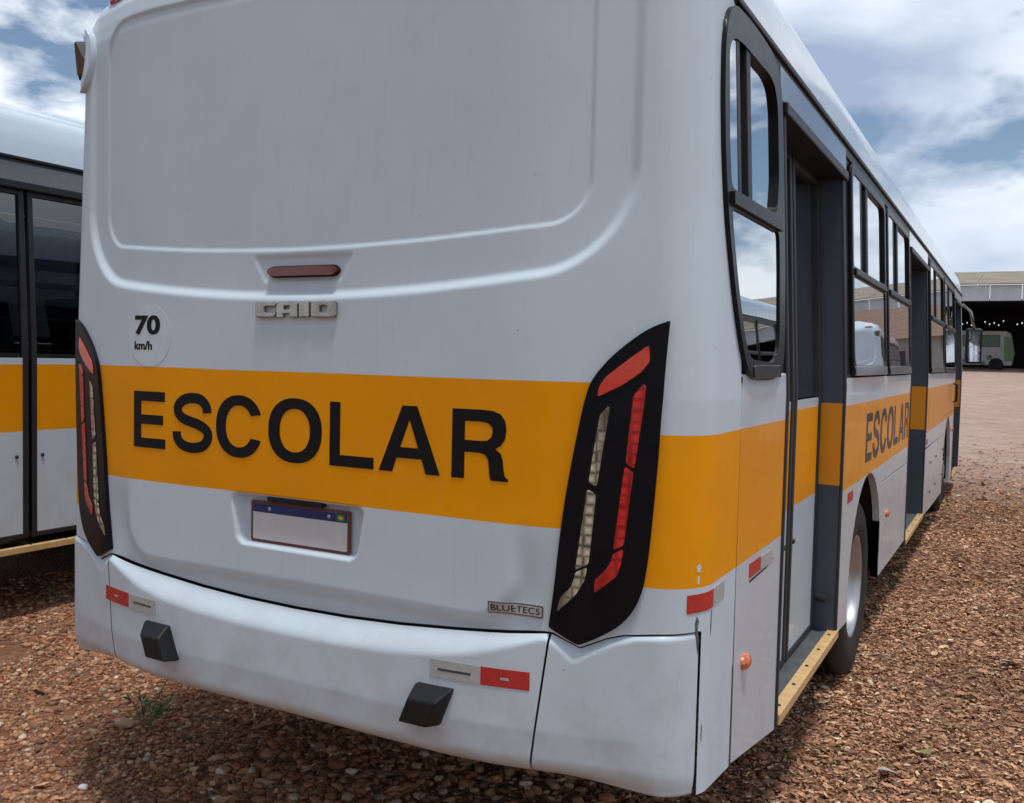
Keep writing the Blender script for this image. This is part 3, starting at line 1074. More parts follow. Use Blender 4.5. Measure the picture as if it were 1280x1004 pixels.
    # two black stop buffers on the bumper
    for sx in (1, -1):
        bm = bmesh.new()
        A = [(.452, .674), (.572, .674), (.614, .784), (.496, .784)]
        B = [(.466, .680), (.556, .680), (.586, .752), (.496, .752)]
        va = [bm.verts.new(bump_pt(sx * a, b, -0.004)) for a, b in A]
        vm = [bm.verts.new(bump_pt(sx * a, b, 0.012)) for a, b in A]
        vb = [bm.verts.new(bump_pt(sx * a, .71, 0.052) + Vector((0, 0, b - .71))) for a, b in B]
        for p, q in ((va, vm), (vm, vb)):
            for i in range(4):
                bm.faces.new((p[i], p[(i + 1) % 4], q[(i + 1) % 4], q[i]))
        bm.faces.new(vb)
        bm_link('bumper_buffer', bm, 'black_plastic', root, bevel=0.006, seg=3)

    # ---- rear quarter windows (both sides wrap round the corner)
    for sg in (1, -1):
        f = (lambda a, b, h: rear_pt(sg * a, b, h))
        qa, qb = cuts(1.39, 1.62, .02), [2.0, 2.3]
        fr = sheet('quarter_window_frame', [RQ_OUT, RQ_UP, RQ_LO], f, -0.03, 0.014, 'black_gloss', root, acuts=qa, bcuts=qb, bevel=0.009, seg=3)
        sheet('pane', [scale_poly(RQ_LO, .012)], f, 0.003, 0.008, 'tinted_glass', fr, acuts=qa)
        sheet('pane', [[(1.435, 2.165), (1.56, 2.165), (1.56, 2.63), (1.435, 2.63)]], f, 0.003, 0.008, 'tinted_glass', fr, acuts=qa)
        sheet('pane', [[(1.67, 2.165), (2.045, 2.165), (2.045, 2.625), (1.67, 2.625)]], f, -0.008, -0.003, 'tinted_glass', fr)
        for u, ww in ((1.555, .018), (1.672, .022)):
            sheet('divider', [[(u - ww, 2.17), (u + ww, 2.17), (u + ww, 2.625), (u - ww, 2.625)]], f, -0.03, 0.0095, 'black_rubber', fr, bevel=0.003)
        sheet('rail', [[(1.44, 2.132), (2.03, 2.132), (2.03, 2.166), (1.44, 2.166)]], f, 0.0142, 0.026, 'black_plastic', fr, acuts=qa, bevel=0.006)
        sheet('sill', [rrect(1.66, 2.0, 1.656, 1.695, .015)], f, 0.0142, 0.019, 'header_grey', fr, bevel=0.004)

    # ---- right side panels
    g = 0.003
    fn = side_pt
    sheet('seam_seal', [[(.575, .522), (.592, .522), (.592, 1.66), (.575, 1.66)]], side_pt, -.03, .0008, 'black_rubber', root)
    panel('side_panel', [[(0.585 + g, skirt(.58)), (1.17 - g, skirt(1.17)), (1.17 - g, 1.668), (0.585 + g, 1.668)]], fn, root)
    panel('side_panel', [arch_loop(2.42 + g, 3.88 - g, 1.64, 3.33, 0.62)], fn, root)
    # the arch is cut across the joint, so the second sheet starts beyond it
    panel('side_panel', [[(3.88 + g, 1.0 + g), (5.40 - g, 0.985 + g), (5.40 - g, 1.64), (3.88 + g, 1.64)]], fn, root)
    fl1 = [(3.88 + g, .80), (3.90, .735), (3.925, .65), (3.935, .56), (3.94, skirt(3.94)), (4.62 - g, skirt(4.6)), (4.62 - g, 0.992 - g), (3.88 + g, 1.0 - g)]
    panel('hatch_panel', [fl1], fn, root)
    panel('hatch_panel', [[(4.62 + g, skirt(4.62)), (5.40 - g, skirt(5.4)), (5.40 - g, 0.985 - g), (4.62 + g, 0.992 - g)]], fn, root)
    panel('side_panel', [[(6.88 + g, 0.975 + g), (8.94 - g, 0.96 + g), (8.94 - g, 1.64), (6.88 + g, 1.64)]], fn, root)
    for a, b in ((6.88, 7.62), (7.62, 8.30), (8.30, 9.26)):
        hp = panel('hatch_panel', [[(a + g, skirt(a)), (b - g, skirt(b)), (b - g, 0.96 - g), (a + g, 0.96 - g)]], fn, root)
        for zz_ in (.52, .80):
            box('hatch_lock', (1.248, 1.262, b - .10, b - .06, zz_ - .012, zz_ + .012), 'chrome_badge', hp)
    panel('side_panel', [[(8.94 + g, 1.16), (9.6, 1.16), (11.05 - g, 1.16), (11.05 - g, 1.64), (8.94 + g, 1.64)]], fn, root)
    panel('side_panel', [[(9.27, .965), (9.35, .74)] + [(9.95 + .63 * math.cos(a), .49 + .63 * math.sin(a)) for a in np.linspace(rad(158), rad(22), 20)] + [(10.6, .60), (10.62, skirt(10.6)), (11.05 - g, skirt(11)), (11.05 - g, 1.155), (8.95, 1.155), (8.95, .965)]], fn, root)
    panel('side_panel', [[(12.45 + g, .28), (12.70, .28), (12.70, 2.62), (12.45 + g, 2.62)]], fn, root)
    # letters along the side band
    wch = [.159, .18, .192, .214, .164, .212, .177]
    gaps = .033
    tot = sum(wch) + gaps * 6
    k = (5.33 - 3.15) / tot
    a = 3.15
    for ch, w_ in zip('ESCOLAR', wch):
        letter(ch, a, a + w_ * k, 1.183, 1.443, side_pt, 0.0004, 0.0016, 'side_letter', root, 9)
        a += (w_ + gaps) * k
    # windows, window band, headers, gutter
    for y0, y1 in WINDOWS:
        side_window(y0, y1, root, fn)
    for y0, y1 in ((1.09, 1.17), (2.42, 2.64), (3.80, 4.02), (5.22, 5.40), (6.88, 7.16), (8.80, 9.08), (10.80, 11.05)):
        panel('pillar', [[(y0 + .001, 1.645), (y1 - .001, 1.645), (y1 - .001, 2.675), (y0 + .001, 2.675)]], fn, root, 'black_gloss', -0.05, -0.006)
    for y0, y1 in ((1.115, 2.47), (5.35, 6.93), (11.0, 12.5)):
        panel('door_header', [[(y0, 2.586), (y1, 2.586), (y1, 2.70), (y0, 2.70)]], fn, root, 'header_grey', -0.06, 0.006)
    panel('header_strip', [[(0.60, 2.671), (12.7, 2.671), (12.7, 2.718), (0.60, 2.718)]], fn, root, 'black_plastic', -0.05, 0.003)
    bm = bmesh.new()
    for (dx, za, zb_) in ((0.016, 2.716, 2.736),):
        add_box(bm, half_w(2.72) - 0.02, half_w(2.72) + dx, 0.56, 12.72, za, zb_)
    bm_link('gutter', bm, 'black_plastic', root, bevel=0.005)
    # ---- doors
    dd = []
    for i, (y0, y1, rec, zb) in enumerate(DOORS):
        dd.append(door_set(root, y0, y1, rec, zb, i > 0))
    # grab handle by the front door, round black door-stop on the rear door jamb
    bm = bmesh.new()
    tube(bm, [(1.245, 10.72, 1.50), (1.29, 10.72, 1.49), (1.29, 10.72, 1.28), (1.245, 10.72, 1.27)], 0.014, 8)
    bm_link('grab_handle', bm, 'black_rubber', root, smooth=True)
    bm = bmesh.new()
    tube(bm, [(1.165, 2.375, .62), (1.215, 2.35, .62)], 0.018, 10)
    bm_link('door_stop', bm, 'black_rubber', root)
    # reflectors and side marker lamps
    for s0, s1, z0, z1, mt in ((1.235, 1.345, 1.043, 1.092, 'reflect_red'), (1.348, 1.452, 1.047, 1.096, 'reflect_white')):
        sheet('side_reflector', [[(s0, z0), (s1, z0 + .003), (s1, z1 + .003), (s0, z1)]], rear_pt, 0.0005, 0.002, mt, root, acuts=cuts(s0, s1, .015))
    for y0, y1, z0, z1, mt in ((.735, .875, 1.046, 1.090, 'reflect_red'), (.878, 1.035, 1.043, 1.087, 'reflect_white'), (2.60, 2.76, 1.035, 1.085, 'reflect_red'), (7.0, 7.14, 1.0, 1.05, 'reflect_red')):
        sheet('side_reflector', [[(y0, z0), (y1, z0), (y1, z1), (y0, z1)]], side_pt, 0.0005, 0.002, mt, root)
    for pts_ in ([(1.268, 1.035), (1.276, 1.02), (1.272, 1.0), (1.279, .97), (1.275, .93), (1.269, .96), (1.265, .99), (1.262, 1.015)],
                 [(1.336, 1.04), (1.340, 1.035), (1.339, .99), (1.335, .97), (1.333, 1.0)],
                 [(1.300, .74), (1.303, .73), (1.302, .69), (1.299, .70)],
                 [(1.262, 1.165), (1.272, 1.172), (1.279, 1.163), (1.274, 1.150), (1.264, 1.152)],
                 [(1.266, 1.138), (1.273, 1.140), (1.272, 1.118), (1.266, 1.120)]):
        sheet('scuff', [pts_], rear_pt, .0102 if pts_[0][0] < 1.277 and pts_[0][1] < 1.0 else .0003, .0108 if pts_[0][0] < 1.277 and pts_[0][1] < 1.0 else .0010, 'scuff_grey' if pts_[0][1] < 1.1 else 'sticker_grey', root)
    sheet('panel_scuff', [[(.745, 1.031), (.95, 1.036), (1.06, 1.050), (1.06, 1.052), (.95, 1.0405), (.745, 1.037)]], side_pt, 0.0003, 0.0009, 'letter_black', root)
    for yy, zz_ in ((.714, .797), (4.20, .77), (10.75, .93)):
        bm = bmesh.new()
        bmesh.ops.create_uvsphere(bm, u_segments=18, v_segments=10, radius=1)
        for v in bm.verts:
            v.co = Vector((1.25 + v.co.x * .022, yy + v.co.y * .042, zz_ + v.co.z * .026))
        mk = bm_link('marker_lamp', bm, 'lens_amber', root, smooth=True)
    # ---- roof
    yy = np.linspace(0.58, 12.6, 60)
    prof = [(w_, z_) for w_, z_, _ in ROOF]
    sec = [(-w_, z_) for w_, z_ in prof] + [(w_, z_) for w_, z_ in prof[-2::-1]]
    V = np.zeros((len(yy), len(sec), 3))
    for i, y in enumerate(yy):
        for j, (x, z) in enumerate(sec):
            V[i, j] = (x, y, z)
    link('roof', grid_mesh('roof', V), 'roof_paint', root)
    hb = bmesh.new()
    bmesh.ops.create_cube(hb, size=1)
    for v in hb.verts:
        v.co = Vector((v.co.x * 1.0 * (0.86 if v.co.z > 0 else 1), 3.0 + v.co.y * 1.2 * (0.86 if v.co.z > 0 else 1), 3.20 + v.co.z * .10))
    bm_link('roof_hatch', hb, 'roof_paint', root, bevel=0.03, seg=3)
    # red clearance lamps on the rear roof corners
    for sx in (1, -1):
        bm = bmesh.new()
        bmesh.ops.create_uvsphere(bm, u_segments=20, v_segments=10, radius=1)
        for v in bm.verts:
            v.co = Vector((sx * (0.95 + v.co.x * .085), .236 + v.co.y * .032 + v.co.x * .024, 2.958 + v.co.z * .022 - v.co.x * .004))
        bm_link('clearance_lamp', bm, 'clear_red', root, smooth=True)
    # oval bezel with a dark glass hood high on the left corner
    vl = sheet('corner_lamp', [ell(-1.195, 2.752, .085, .112, 0, 350, 36), ell(-1.205, 2.757, .060, .088, 0, 350, 30)], rear_pt, -.01, .020, 'roof_paint', root, acuts=cuts(-1.30, -1.12, .015), bevel=.008, seg=3, smooth=True)
    bm = bmesh.new()
    v = [bm.verts.new(rear_pt(a, b, h)) for a, b, h in ((-1.26, 2.685, -.01), (-1.15, 2.69, -.01), (-1.15, 2.82, -.01), (-1.26, 2.83, -.01), (-1.250, 2.700, .036), (-1.18, 2.695, .034), (-1.175, 2.81, .052), (-1.255, 2.835, .060))]
    for f in ((4, 5, 6, 7), (0, 1, 5, 4), (1, 2, 6, 5), (2, 3, 7, 6), (3, 0, 4, 7)):
        bm.faces.new([v[i] for i in f])
    bm_link('glass_hood', bm, 'hood_chrome', vl, bevel=0.008, seg=3)
    # ---- left side (plain windows)
    fl_ = side_pt_l
    panel('side_panel', [arch_loop(0.583, 6.0, 1.64, 3.33, .62)], fl_, root)
    panel('side_panel', [arch_loop(6.006, 12.7, 1.64, 9.95, .63)], fl_, root)
    ys = np.linspace(1.12, 12.7, 9)
    for a, b in zip(ys[:-1], ys[1:]):
        side_window(a + .04, b - .04, root, fl_, detailed=False)
        panel('pillar', [[(a - .08, 1.645), (a + .08, 1.645), (a + .08, 2.675), (a - .08, 2.675)]], fl_, root, 'black_gloss', -.05, -.006)
    panel('header_strip', [[(0.60, 2.671), (12.7, 2.671), (12.7, 2.718), (0.60, 2.718)]], fl_, root, 'black_plastic', -0.05, 0.003)
    # ---- front end
    xs = np.linspace(-1.25, 1.25, 41)
    zr_ = np.r_[np.linspace(.30, 2.73, 30), [r[1] for r in ROOF[1:]]]
    V = np.zeros((len(zr_), len(xs), 3))
    for i, z in enumerate(zr_):
        w_ = half_w(z) if z <= 2.73 else np.interp(z, [r[1] for r in ROOF], [r[0] for r in ROOF])
        for j, x in enumerate(xs):
            e = (abs(x) / 1.25) ** 6
            back = 0 if z < 2.8 else (z - 2.8) * .6
            V[i, j] = (x * w_ / 1.25, BUS_L - .28 * e - back - .05 * max(0, z - 1.3), z)
    link('front_panel', grid_mesh('front_panel', V), 'roof_paint', root)
    sheet('windscreen', [rrect(-1.08, 1.08, 1.45, 2.65, .1)], lambda a, b, h: Vector((a, BUS_L - .28 * (abs(a) / 1.25) ** 6 - .05 * (b - 1.3) + .012 + h, b)), 0, .006, 'tinted_glass', root, acuts=cuts(-1.08, 1.08, .08))
    # exterior mirror on its arm at the front door
    bm = bmesh.new()
    tube(bm, [(1.12, 12.62, 2.58), (1.22, 12.78, 2.60), (1.32, 12.80, 2.50), (1.37, 12.80, 2.27)], 0.020, 8)
    mr = bm_link('mirror_arm', bm, 'chrome_badge', root, smooth=True)
    box('mirror_head', (1.26, 1.48, 12.78, 12.86, 1.76, 2.27), 'black_plastic', mr, bevel=0.04, seg=3)
    box('mirror_glass', (1.28, 1.46, 12.772, 12.779, 1.79, 2.24), 'mirror_face', mr, bevel=0.0)
    # ---- underneath and inside
    bm = bmesh.new()
    for a, b, x, z0 in ((.75, 2.62, 0.95, .46), (2.62, 4.02, .50, .50), (4.02, 9.2, 1.0, .55), (9.2, 10.68, .72, .55), (10.68, 12.5, .98, .50)):
        add_box(bm, -x, x, a, b, z0, .90)
    add_box(bm, -1.205, 1.13, .40, 12.6, .90, .94)
    bm_link('underbody', bm, 'underbody_black', root)
    for yc in AXLES:
        for sx in (1, -1):
            bm = bmesh.new()
            prev = None
            for a in np.linspace(rad(-5), rad(185), 26):
                q = [bm.verts.new((sx * x, yc + .645 * math.cos(a), .49 + .645 * math.sin(a))) for x in (.50, 1.212)]
                if prev:
                    bm.faces.new((prev[0], prev[1], q[1], q[0]))
                prev = q
            bm_link('wheel_well', bm, 'underbody_black', root)
    bm = bmesh.new()
    tube(bm, [(.55, 7.0, .42), (.55, 8.35, .42)], 0.26, 20)
    bm_link('fuel_tank', bm, 'underbody_black', root)
    for yc, dual in zip(AXLES, (True, False)):
        for sx in (1, -1):
            wheel(root, sx * 1.215, yc, dual)
    bm = bmesh.new()
    add_box(bm, -1.0, 1.0, 3.25, 3.41, .40, .56)
    add_box(bm, -.9, .9, 9.9, 10.0, .40, .52)
    bm_link('axle_beams', bm, 'underbody_black', root)
    sbm = bmesh.new()
    add_box(sbm, -.43, .43, 0, .42, .36, .46)
    vb = add_box(sbm, -.43, .43, -.02, .06, .40, 1.02)
    for v in vb:
        if v.co.z > .8:
            v.co.y -= .12
    me = bpy.data.meshes.new('seat')
    bmesh.ops.recalc_face_normals(sbm, faces=sbm.faces[:])
    sbm.to_mesh(me)
    sbm.free()
    for r_ in range(11):
        for sx in (-.72, .66):
            y_ = .75 + r_ * .98
            if sx > 0 and any(a - .45 < y_ < b for a, b, _, _ in DOORS):
                continue
            so = link('seat', me, 'seat_blue', root, bevel=0.03)
            so.location = (sx, y_, .94)
    for (px, py) in ((.95, 2.52), (.95, 1.12), (.9, 5.3), (.9, 6.98), (-.2, 4.0)):
        bm = bmesh.new()
        tube(bm, [(px, py, .94), (px, py, 2.9)], .018, 8)
        bm_link('grab_pole', bm, 'grab_yellow', root, smooth=True)
    return root, dd


bus, bus_doors = build_bus()
tag(bus, 'white school bus with tail lamps, ESCOLAR across its rear and deep-set doorways', 'bus')


def copy_tree(o, parent=None, skip=(), hook=None):
    c = o.copy()
    col.objects.link(c)
    c.parent = parent
    if hook:
        hook(o, c)
    for ch in o.children:
        if ch not in skip:
            copy_tree(ch, c, skip, hook)
    return c


leaf_shift = {}
for (leaves, jambs), (y0, y1, rec, zb) in zip(bus_doors, DOORS):
    for lf in leaves:
        leaf_shift[lf.name] = rec - 0.02
slate_leaves = {lf.name for leaves, _ in bus_doors[1:] for lf in leaves}


def close_doors(o, c):
    if o.name.startswith('door_step'):
        c.location.z -= 0.05
    if o.name in leaf_shift:
        c.location.x += leaf_shift[o.name]


bus_l = copy_tree(bus, hook=close_doors)
bus_l.location = (-4.75, -0.18, 0)
bus_l.scale = (1, 1, 1.05)
tag(bus_l, 'white bus with yellow side band, its black-edged doors shut, parked alongside', 'bus')
bus_r = copy_tree(bus, hook=close_doors)
bus_r.location = (5.35, 8.6, 0)
tag(bus_r, 'bus parked across the yard, seen only reflected in the side windows', 'bus')

bus_q = copy_tree(bus, hook=close_doors)
bus_q.location = (4.9, 24.0, float(0.05))
bus_q.rotation_euler.z = rad(-4)
tag(bus_q, 'farther bus standing beyond the one across the yard, seen only in reflections', 'bus')


# ------------------------------------------------------------------ ground
def ground_z(x, y):
    x = np.asarray(x, float)
    y = np.asarray(y, float)
    rise = 0.0255 * 4.0 * np.log1p(np.exp((y - 16) / 4.0))
    rise = np.minimum(rise, 1.75) if np.ndim(rise) else min(float(rise), 1.75)
    return rise


ax = np.unique(np.r_[np.linspace(-7, 6, 110), np.linspace(-30, 30, 61), np.linspace(-1500, 1500, 31)])
ay = np.unique(np.r_[np.linspace(-4, 16, 160), np.linspace(16, 100, 85), np.linspace(-1500, 1500, 31)])
GX, GY = np.meshgrid(ax, ay)
nz_ = 0.012 * (np.sin(GX * 2.3 + 1.1 * np.sin(GY * 1.7)) * np.cos(GY * 2.9 + .7) + .6 * np.sin(GX * 5.7 + GY * 4.1))
near_ = np.clip(1 - (np.hypot(GX, GY - 4) - 8) / 10, 0, 1)
GZ = ground_z(GX, GY) - 0.014 + nz_ * near_
t = NT('gravel_soil')
sepx = t.xyz()
n1 = t.noise(0.9, 6, 0.6)
n2 = t.noise(14, 8, 0.7)
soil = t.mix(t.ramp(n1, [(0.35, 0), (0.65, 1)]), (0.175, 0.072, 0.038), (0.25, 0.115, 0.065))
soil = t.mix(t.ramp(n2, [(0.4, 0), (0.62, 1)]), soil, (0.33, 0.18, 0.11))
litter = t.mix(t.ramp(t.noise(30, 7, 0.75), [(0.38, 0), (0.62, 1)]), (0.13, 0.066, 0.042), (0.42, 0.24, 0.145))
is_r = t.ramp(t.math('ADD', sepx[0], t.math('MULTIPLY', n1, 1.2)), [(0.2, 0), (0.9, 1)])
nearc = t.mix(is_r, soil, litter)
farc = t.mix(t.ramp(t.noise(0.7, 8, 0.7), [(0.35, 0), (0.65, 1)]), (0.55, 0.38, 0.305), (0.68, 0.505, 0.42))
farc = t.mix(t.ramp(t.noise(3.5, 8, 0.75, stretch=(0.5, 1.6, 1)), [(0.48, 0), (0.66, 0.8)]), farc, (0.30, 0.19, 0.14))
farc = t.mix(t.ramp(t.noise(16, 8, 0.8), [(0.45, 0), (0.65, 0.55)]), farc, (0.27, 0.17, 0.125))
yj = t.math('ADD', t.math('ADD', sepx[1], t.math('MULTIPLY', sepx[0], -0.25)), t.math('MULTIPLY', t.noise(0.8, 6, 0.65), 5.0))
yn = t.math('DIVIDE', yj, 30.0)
t.set(Base_Color=t.mix(t.ramp(yn, [(0.36, 0), (0.62, 1)]), nearc, farc), Roughness=0.95, Specular_IOR_Level=0.15)  # near litter fades to pale soil; the fade also paints in a shade-to-sun edge
bh = t.math('ADD', t.voronoi(45), t.math('MULTIPLY', n2, 0.8))
t.set(Normal=t.bump(bh, 0.9, 0.03))
M['gravel_soil'] = t.m
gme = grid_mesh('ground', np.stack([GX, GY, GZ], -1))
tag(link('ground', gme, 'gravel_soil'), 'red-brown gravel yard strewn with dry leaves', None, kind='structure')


def gz(x, y):
    """height of the ground surface at points"""
    n = 0.012 * (np.sin(x * 2.3 + 1.1 * np.sin(y * 1.7)) * np.cos(y * 2.9 + .7) + .6 * np.sin(x * 5.7 + y * 4.1))
    nr = np.clip(1 - (np.hypot(x, y - 4) - 8) / 10, 0, 1)
    return ground_z(x, y) - 0.014 + n * nr


def attr_mat(name, rough, bump=0.0, spec=0.3, trans=0.0):
    t = NT(name)
    a = t.n.new('ShaderNodeAttribute')
    a.attribute_name = 'tint'
    c = t.mix(t.ramp(t.noise(70, 5, 0.6), [(0.35, 0.0), (0.7, 1.0)]), a.outputs['Color'], t.mix(0.4, a.outputs['Color'], (0.20, 0.09, 0.05)))
    t.set(Base_Color=c, Roughness=rough, Specular_IOR_Level=spec)
    if bump:
        t.set(Normal=t.bump(t.noise(180, 4), bump, 0.002))
    M[name] = t.m


attr_mat('pebble_stone', 0.8, 0.4)
attr_mat('dry_leaf', 0.75, 0.3)


def scatter_mesh(name, base_v, base_f, pts, yaw, tilt, scl, tint, jitter):
    n, m = len(pts), len(base_v)
    V = np.broadcast_to(base_v, (n, m, 3)).copy()
    V += rng.normal(0, jitter, (n, m, 3))
    V *= scl[:, None, :]
    ct, st_ = np.cos(tilt), np.sin(tilt)
    y2 = V[..., 1] * ct[:, None] - V[..., 2] * st_[:, None]
    z2 = V[..., 1] * st_[:, None] + V[..., 2] * ct[:, None]
    V[..., 1], V[..., 2] = y2, z2
    c, s = np.cos(yaw), np.sin(yaw)
    x2 = V[..., 0] * c[:, None] - V[..., 1] * s[:, None]
    y2 = V[..., 0] * s[:, None] + V[..., 1] * c[:, None]
    V[..., 0], V[..., 1] = x2, y2
    V += pts[:, None, :]
    k = base_f.shape[1]
    F = (base_f[None] + (np.arange(n) * m)[:, None, None]).reshape(-1, k)
    me = bpy.data.meshes.new(name)
    me.vertices.add(n * m)
    me.vertices.foreach_set('co', V.astype(np.float32).ravel())
    me.loops.add(F.size)
    me.loops.foreach_set('vertex_index', F.astype(np.int32).ravel())
    me.polygons.add(len(F))
    me.polygons.foreach_set('loop_start', np.arange(0, F.size, k, dtype=np.int32))
    me.polygons.foreach_set('loop_total', np.full(len(F), k, dtype=np.int32))
    me.update()
    me.polygons.foreach_set('use_smooth', np.ones(len(F), bool))
    at = me.attributes.new('tint', 'FLOAT_COLOR', 'POINT')
    C4 = np.ones((n, m, 4))
    C4[..., :3] = tint[:, None, :]
    at.data.foreach_set('color', C4.astype(np.float32).ravel())
    return me


def ico(sub):
    bm = bmesh.new()
    bmesh.ops.create_icosphere(bm, subdivisions=sub, radius=1)
    bm.verts.ensure_lookup_table()
    v = np.array([x.co[:] for x in bm.verts])
    f = np.array([[q.index for q in p.verts] for p in bm.faces])
    bm.free()
    return v, f


def palette(n, cols, wts, var=0.18):
    c = np.array(cols)[rng.choice(len(cols), n, p=np.array(wts) / sum(wts))]
    return np.clip(c * rng.normal(1, var, (n, 1)), 0.01, 0.8)


def pts_in(n, x0, x1, y0, y1):
    return rng.uniform(x0, x1, n), rng.uniform(y0, y1, n)


PEB = [(0.408, 0.204, 0.102), (0.324, 0.126, 0.060), (0.480, 0.300, 0.180), (0.240, 0.120, 0.078), (0.624, 0.504, 0.384), (0.192, 0.174, 0.168), (0.132, 0.084, 0.060)]
PW = [32, 28, 16, 14, 2.5, 1, 6]


def patchy(x, y):
    return 0.5 + 0.5 * np.sin(x * 3.1 + 1.3 * np.sin(y * 2.2 + .5)) * np.cos(y * 2.7 + .9 * np.sin(x * 2.6))


def pebbles(name, sub, n, reg, smin, smax, bare=0.55):
    x, y = pts_in(n, *reg)
    keep = (patchy(x, y) * 0.75 + rng.uniform(0, .45, n)) > (1 - bare) * 0.6
    x, y = x[keep], y[keep]
    n = len(x)
    v, f = ico(sub)
    s = rng.lognormal(0, 0.35, n)
    s = np.clip(s, 0.5, 2.2) * (smin + smax) / 2 / 2
    scl = np.stack([s * rng.uniform(.9, 1.4, n), s * rng.uniform(.75, 1.05, n), s * rng.uniform(.4, .7, n)], 1)
    z = gz(x, y) + scl[:, 2] * rng.uniform(0.15, .7, n)
    me = scatter_mesh(name, v, f, np.stack([x, y, z], 1), rng.uniform(0, 6.28, n), rng.normal(0, .18, n), scl, palette(n, PEB, PW), 0.09 if sub > 1 else .12)
    o = link(name, me, 'pebble_stone')
    return o


po = pebbles('pebbles', 1, 21000, (-2.8, -0.1, -0.7, 1.7), .013, .026, .55)
tag(po, 'small rounded tan and red pebbles bedded in the soil', None, kind='stuff')
po = pebbles('pebbles', 1, 24000, (-4.4, -0.9, 1.2, 4.4), .015, .032, .6)
tag(po, 'small rounded tan and red pebbles bedded in the soil', None, kind='stuff')
po = pebbles('pebbles', 1, 6000, (-0.9, 1.2, -0.6, 2.6), .025, .045, .6)
tag(po, 'small rounded tan and red pebbles bedded in the soil', None, kind='stuff')

# dry leaves: a cupped, pointed blade of 8 triangles
lv = np.array([(-1, 0, .10), (-.5, -.36, .16), (-.5, 0, -.06), (-.5, .36, .16), (.2, -.42, .20), (.2, 0, -.05), (.2, .42, .20), (1, 0, .22)])
lf = np.array([(0, 1, 2), (0, 2, 3), (1, 4, 5), (1, 5, 2), (2, 5, 6), (2, 6, 3), (4, 7, 5), (5, 7, 6)])
LEAF = [(0.416, 0.216, 0.122), (0.604, 0.338, 0.187), (0.237, 0.115, 0.069), (0.747, 0.475, 0.287), (0.108, 0.061, 0.043), (0.750, 0.661, 0.475), (0.517, 0.504, 0.489)]
LW = [36, 30, 16, 10, 4, 1.2, .2]


def leaves(n, reg, smin, smax, dens=None):
    x, y = pts_in(n, *reg)
    if dens is not None:
        k = rng.uniform(0, 1, n) < dens(x, y)
        x, y = x[k], y[k]
    n = len(x)
    s = np.clip(rng.lognormal(math.log((smin + smax) / 2 * .85), .42, n), smin * .7, smax * 1.9) / 2
    scl = np.stack([s, s * rng.uniform(.6, 1.15, n), s * rng.uniform(.2, 1.7, n) * rng.choice([-1, 1], n)], 1)
    z = gz(x, y) + 0.008 + rng.uniform(0, .015, n)
    me = scatter_mesh('leaf_litter', lv, lf, np.stack([x, y, z], 1), rng.uniform(0, 6.28, n), rng.normal(0, .36, n), scl, palette(n, LEAF, LW, .22) * (0.78 + .5 * patchy(x * .9 + 2, y * .7))[:, None], 0.07)
    tag(link('leaf_litter', me, 'dry_leaf'), 'brown dry leaves and husks thick on the yard beside the bus', None, kind='stuff')


leaves(46000, (0.55, 3.1, 1.0, 5.4), .013, .042)
leaves(24000, (0.9, 3.4, 5.4, 11.0), .02, .05)
leaves(15000, (0.9, 5.0, 11.0, 24.0), .03, .075, lambda x, y: np.clip(1 - (y - 11) / 12.0, 0.04, 1) ** 2.2)
leaves(7000, (3.1, 6.0, 0.0, 11.0), .04, .08)
leaves(4500, (0.6, 3.2, -2.5, 1.0), .03, .07)
leaves(700, (-3.6, -0.3, -0.3, 3.2), .025, .05)
leaves(2000, (-1.0, 1.0, 0.4, 6.0), .03, .06)


# ------------------------------------------------------------------ small things lying on the ground
def blob(name, p, r, tint_mat, label, cat, seed):
    v, f = ico(3)
    g_ = np.random.default_rng(seed)
    d = v @ g_.normal(0, 1, (3, 4))
    v = v * (1 + .07 * np.sin(d * 2.1).sum(1, keepdims=True))
    v = np.sign(v) * np.abs(v) ** .85 * np.array(r)
    me = bpy.data.meshes.new(name)
    z = float(gz(np.array(p[0]), np.array(p[1])))
    me.from_pydata([tuple(q) for q in v + np.array([p[0], p[1], z + r[2] * .75])], [], [tuple(q) for q in f])
    return tag(link(name, me, tint_mat, smooth=True), label, cat)


simple('stone_grey', (0.17, 0.175, 0.18), 0.8, var=0.3, bump=0.3)
simple('stone_white', (0.62, 0.61, 0.60), 0.6, var=0.1, bump=0.2)
simple('stone_tan', (0.40, 0.25, 0.15), 0.8, var=0.25, bump=0.3)
blob('grey_stone', (-1.02, 0.115), (.030, .022, .015), 'stone_grey', 'smooth dark grey stone among the tan pebbles', 'stone', 3)
blob('white_stone', (-1.165, 0.245), (.020, .015, .012), 'stone_white', 'small white stone chip among the tan pebbles', 'stone', 5)
blob('tan_stone', (-1.52, 0.72), (.055, .030, .020), 'stone_tan', 'long flat tan stone beside the green weed', 'stone', 9)

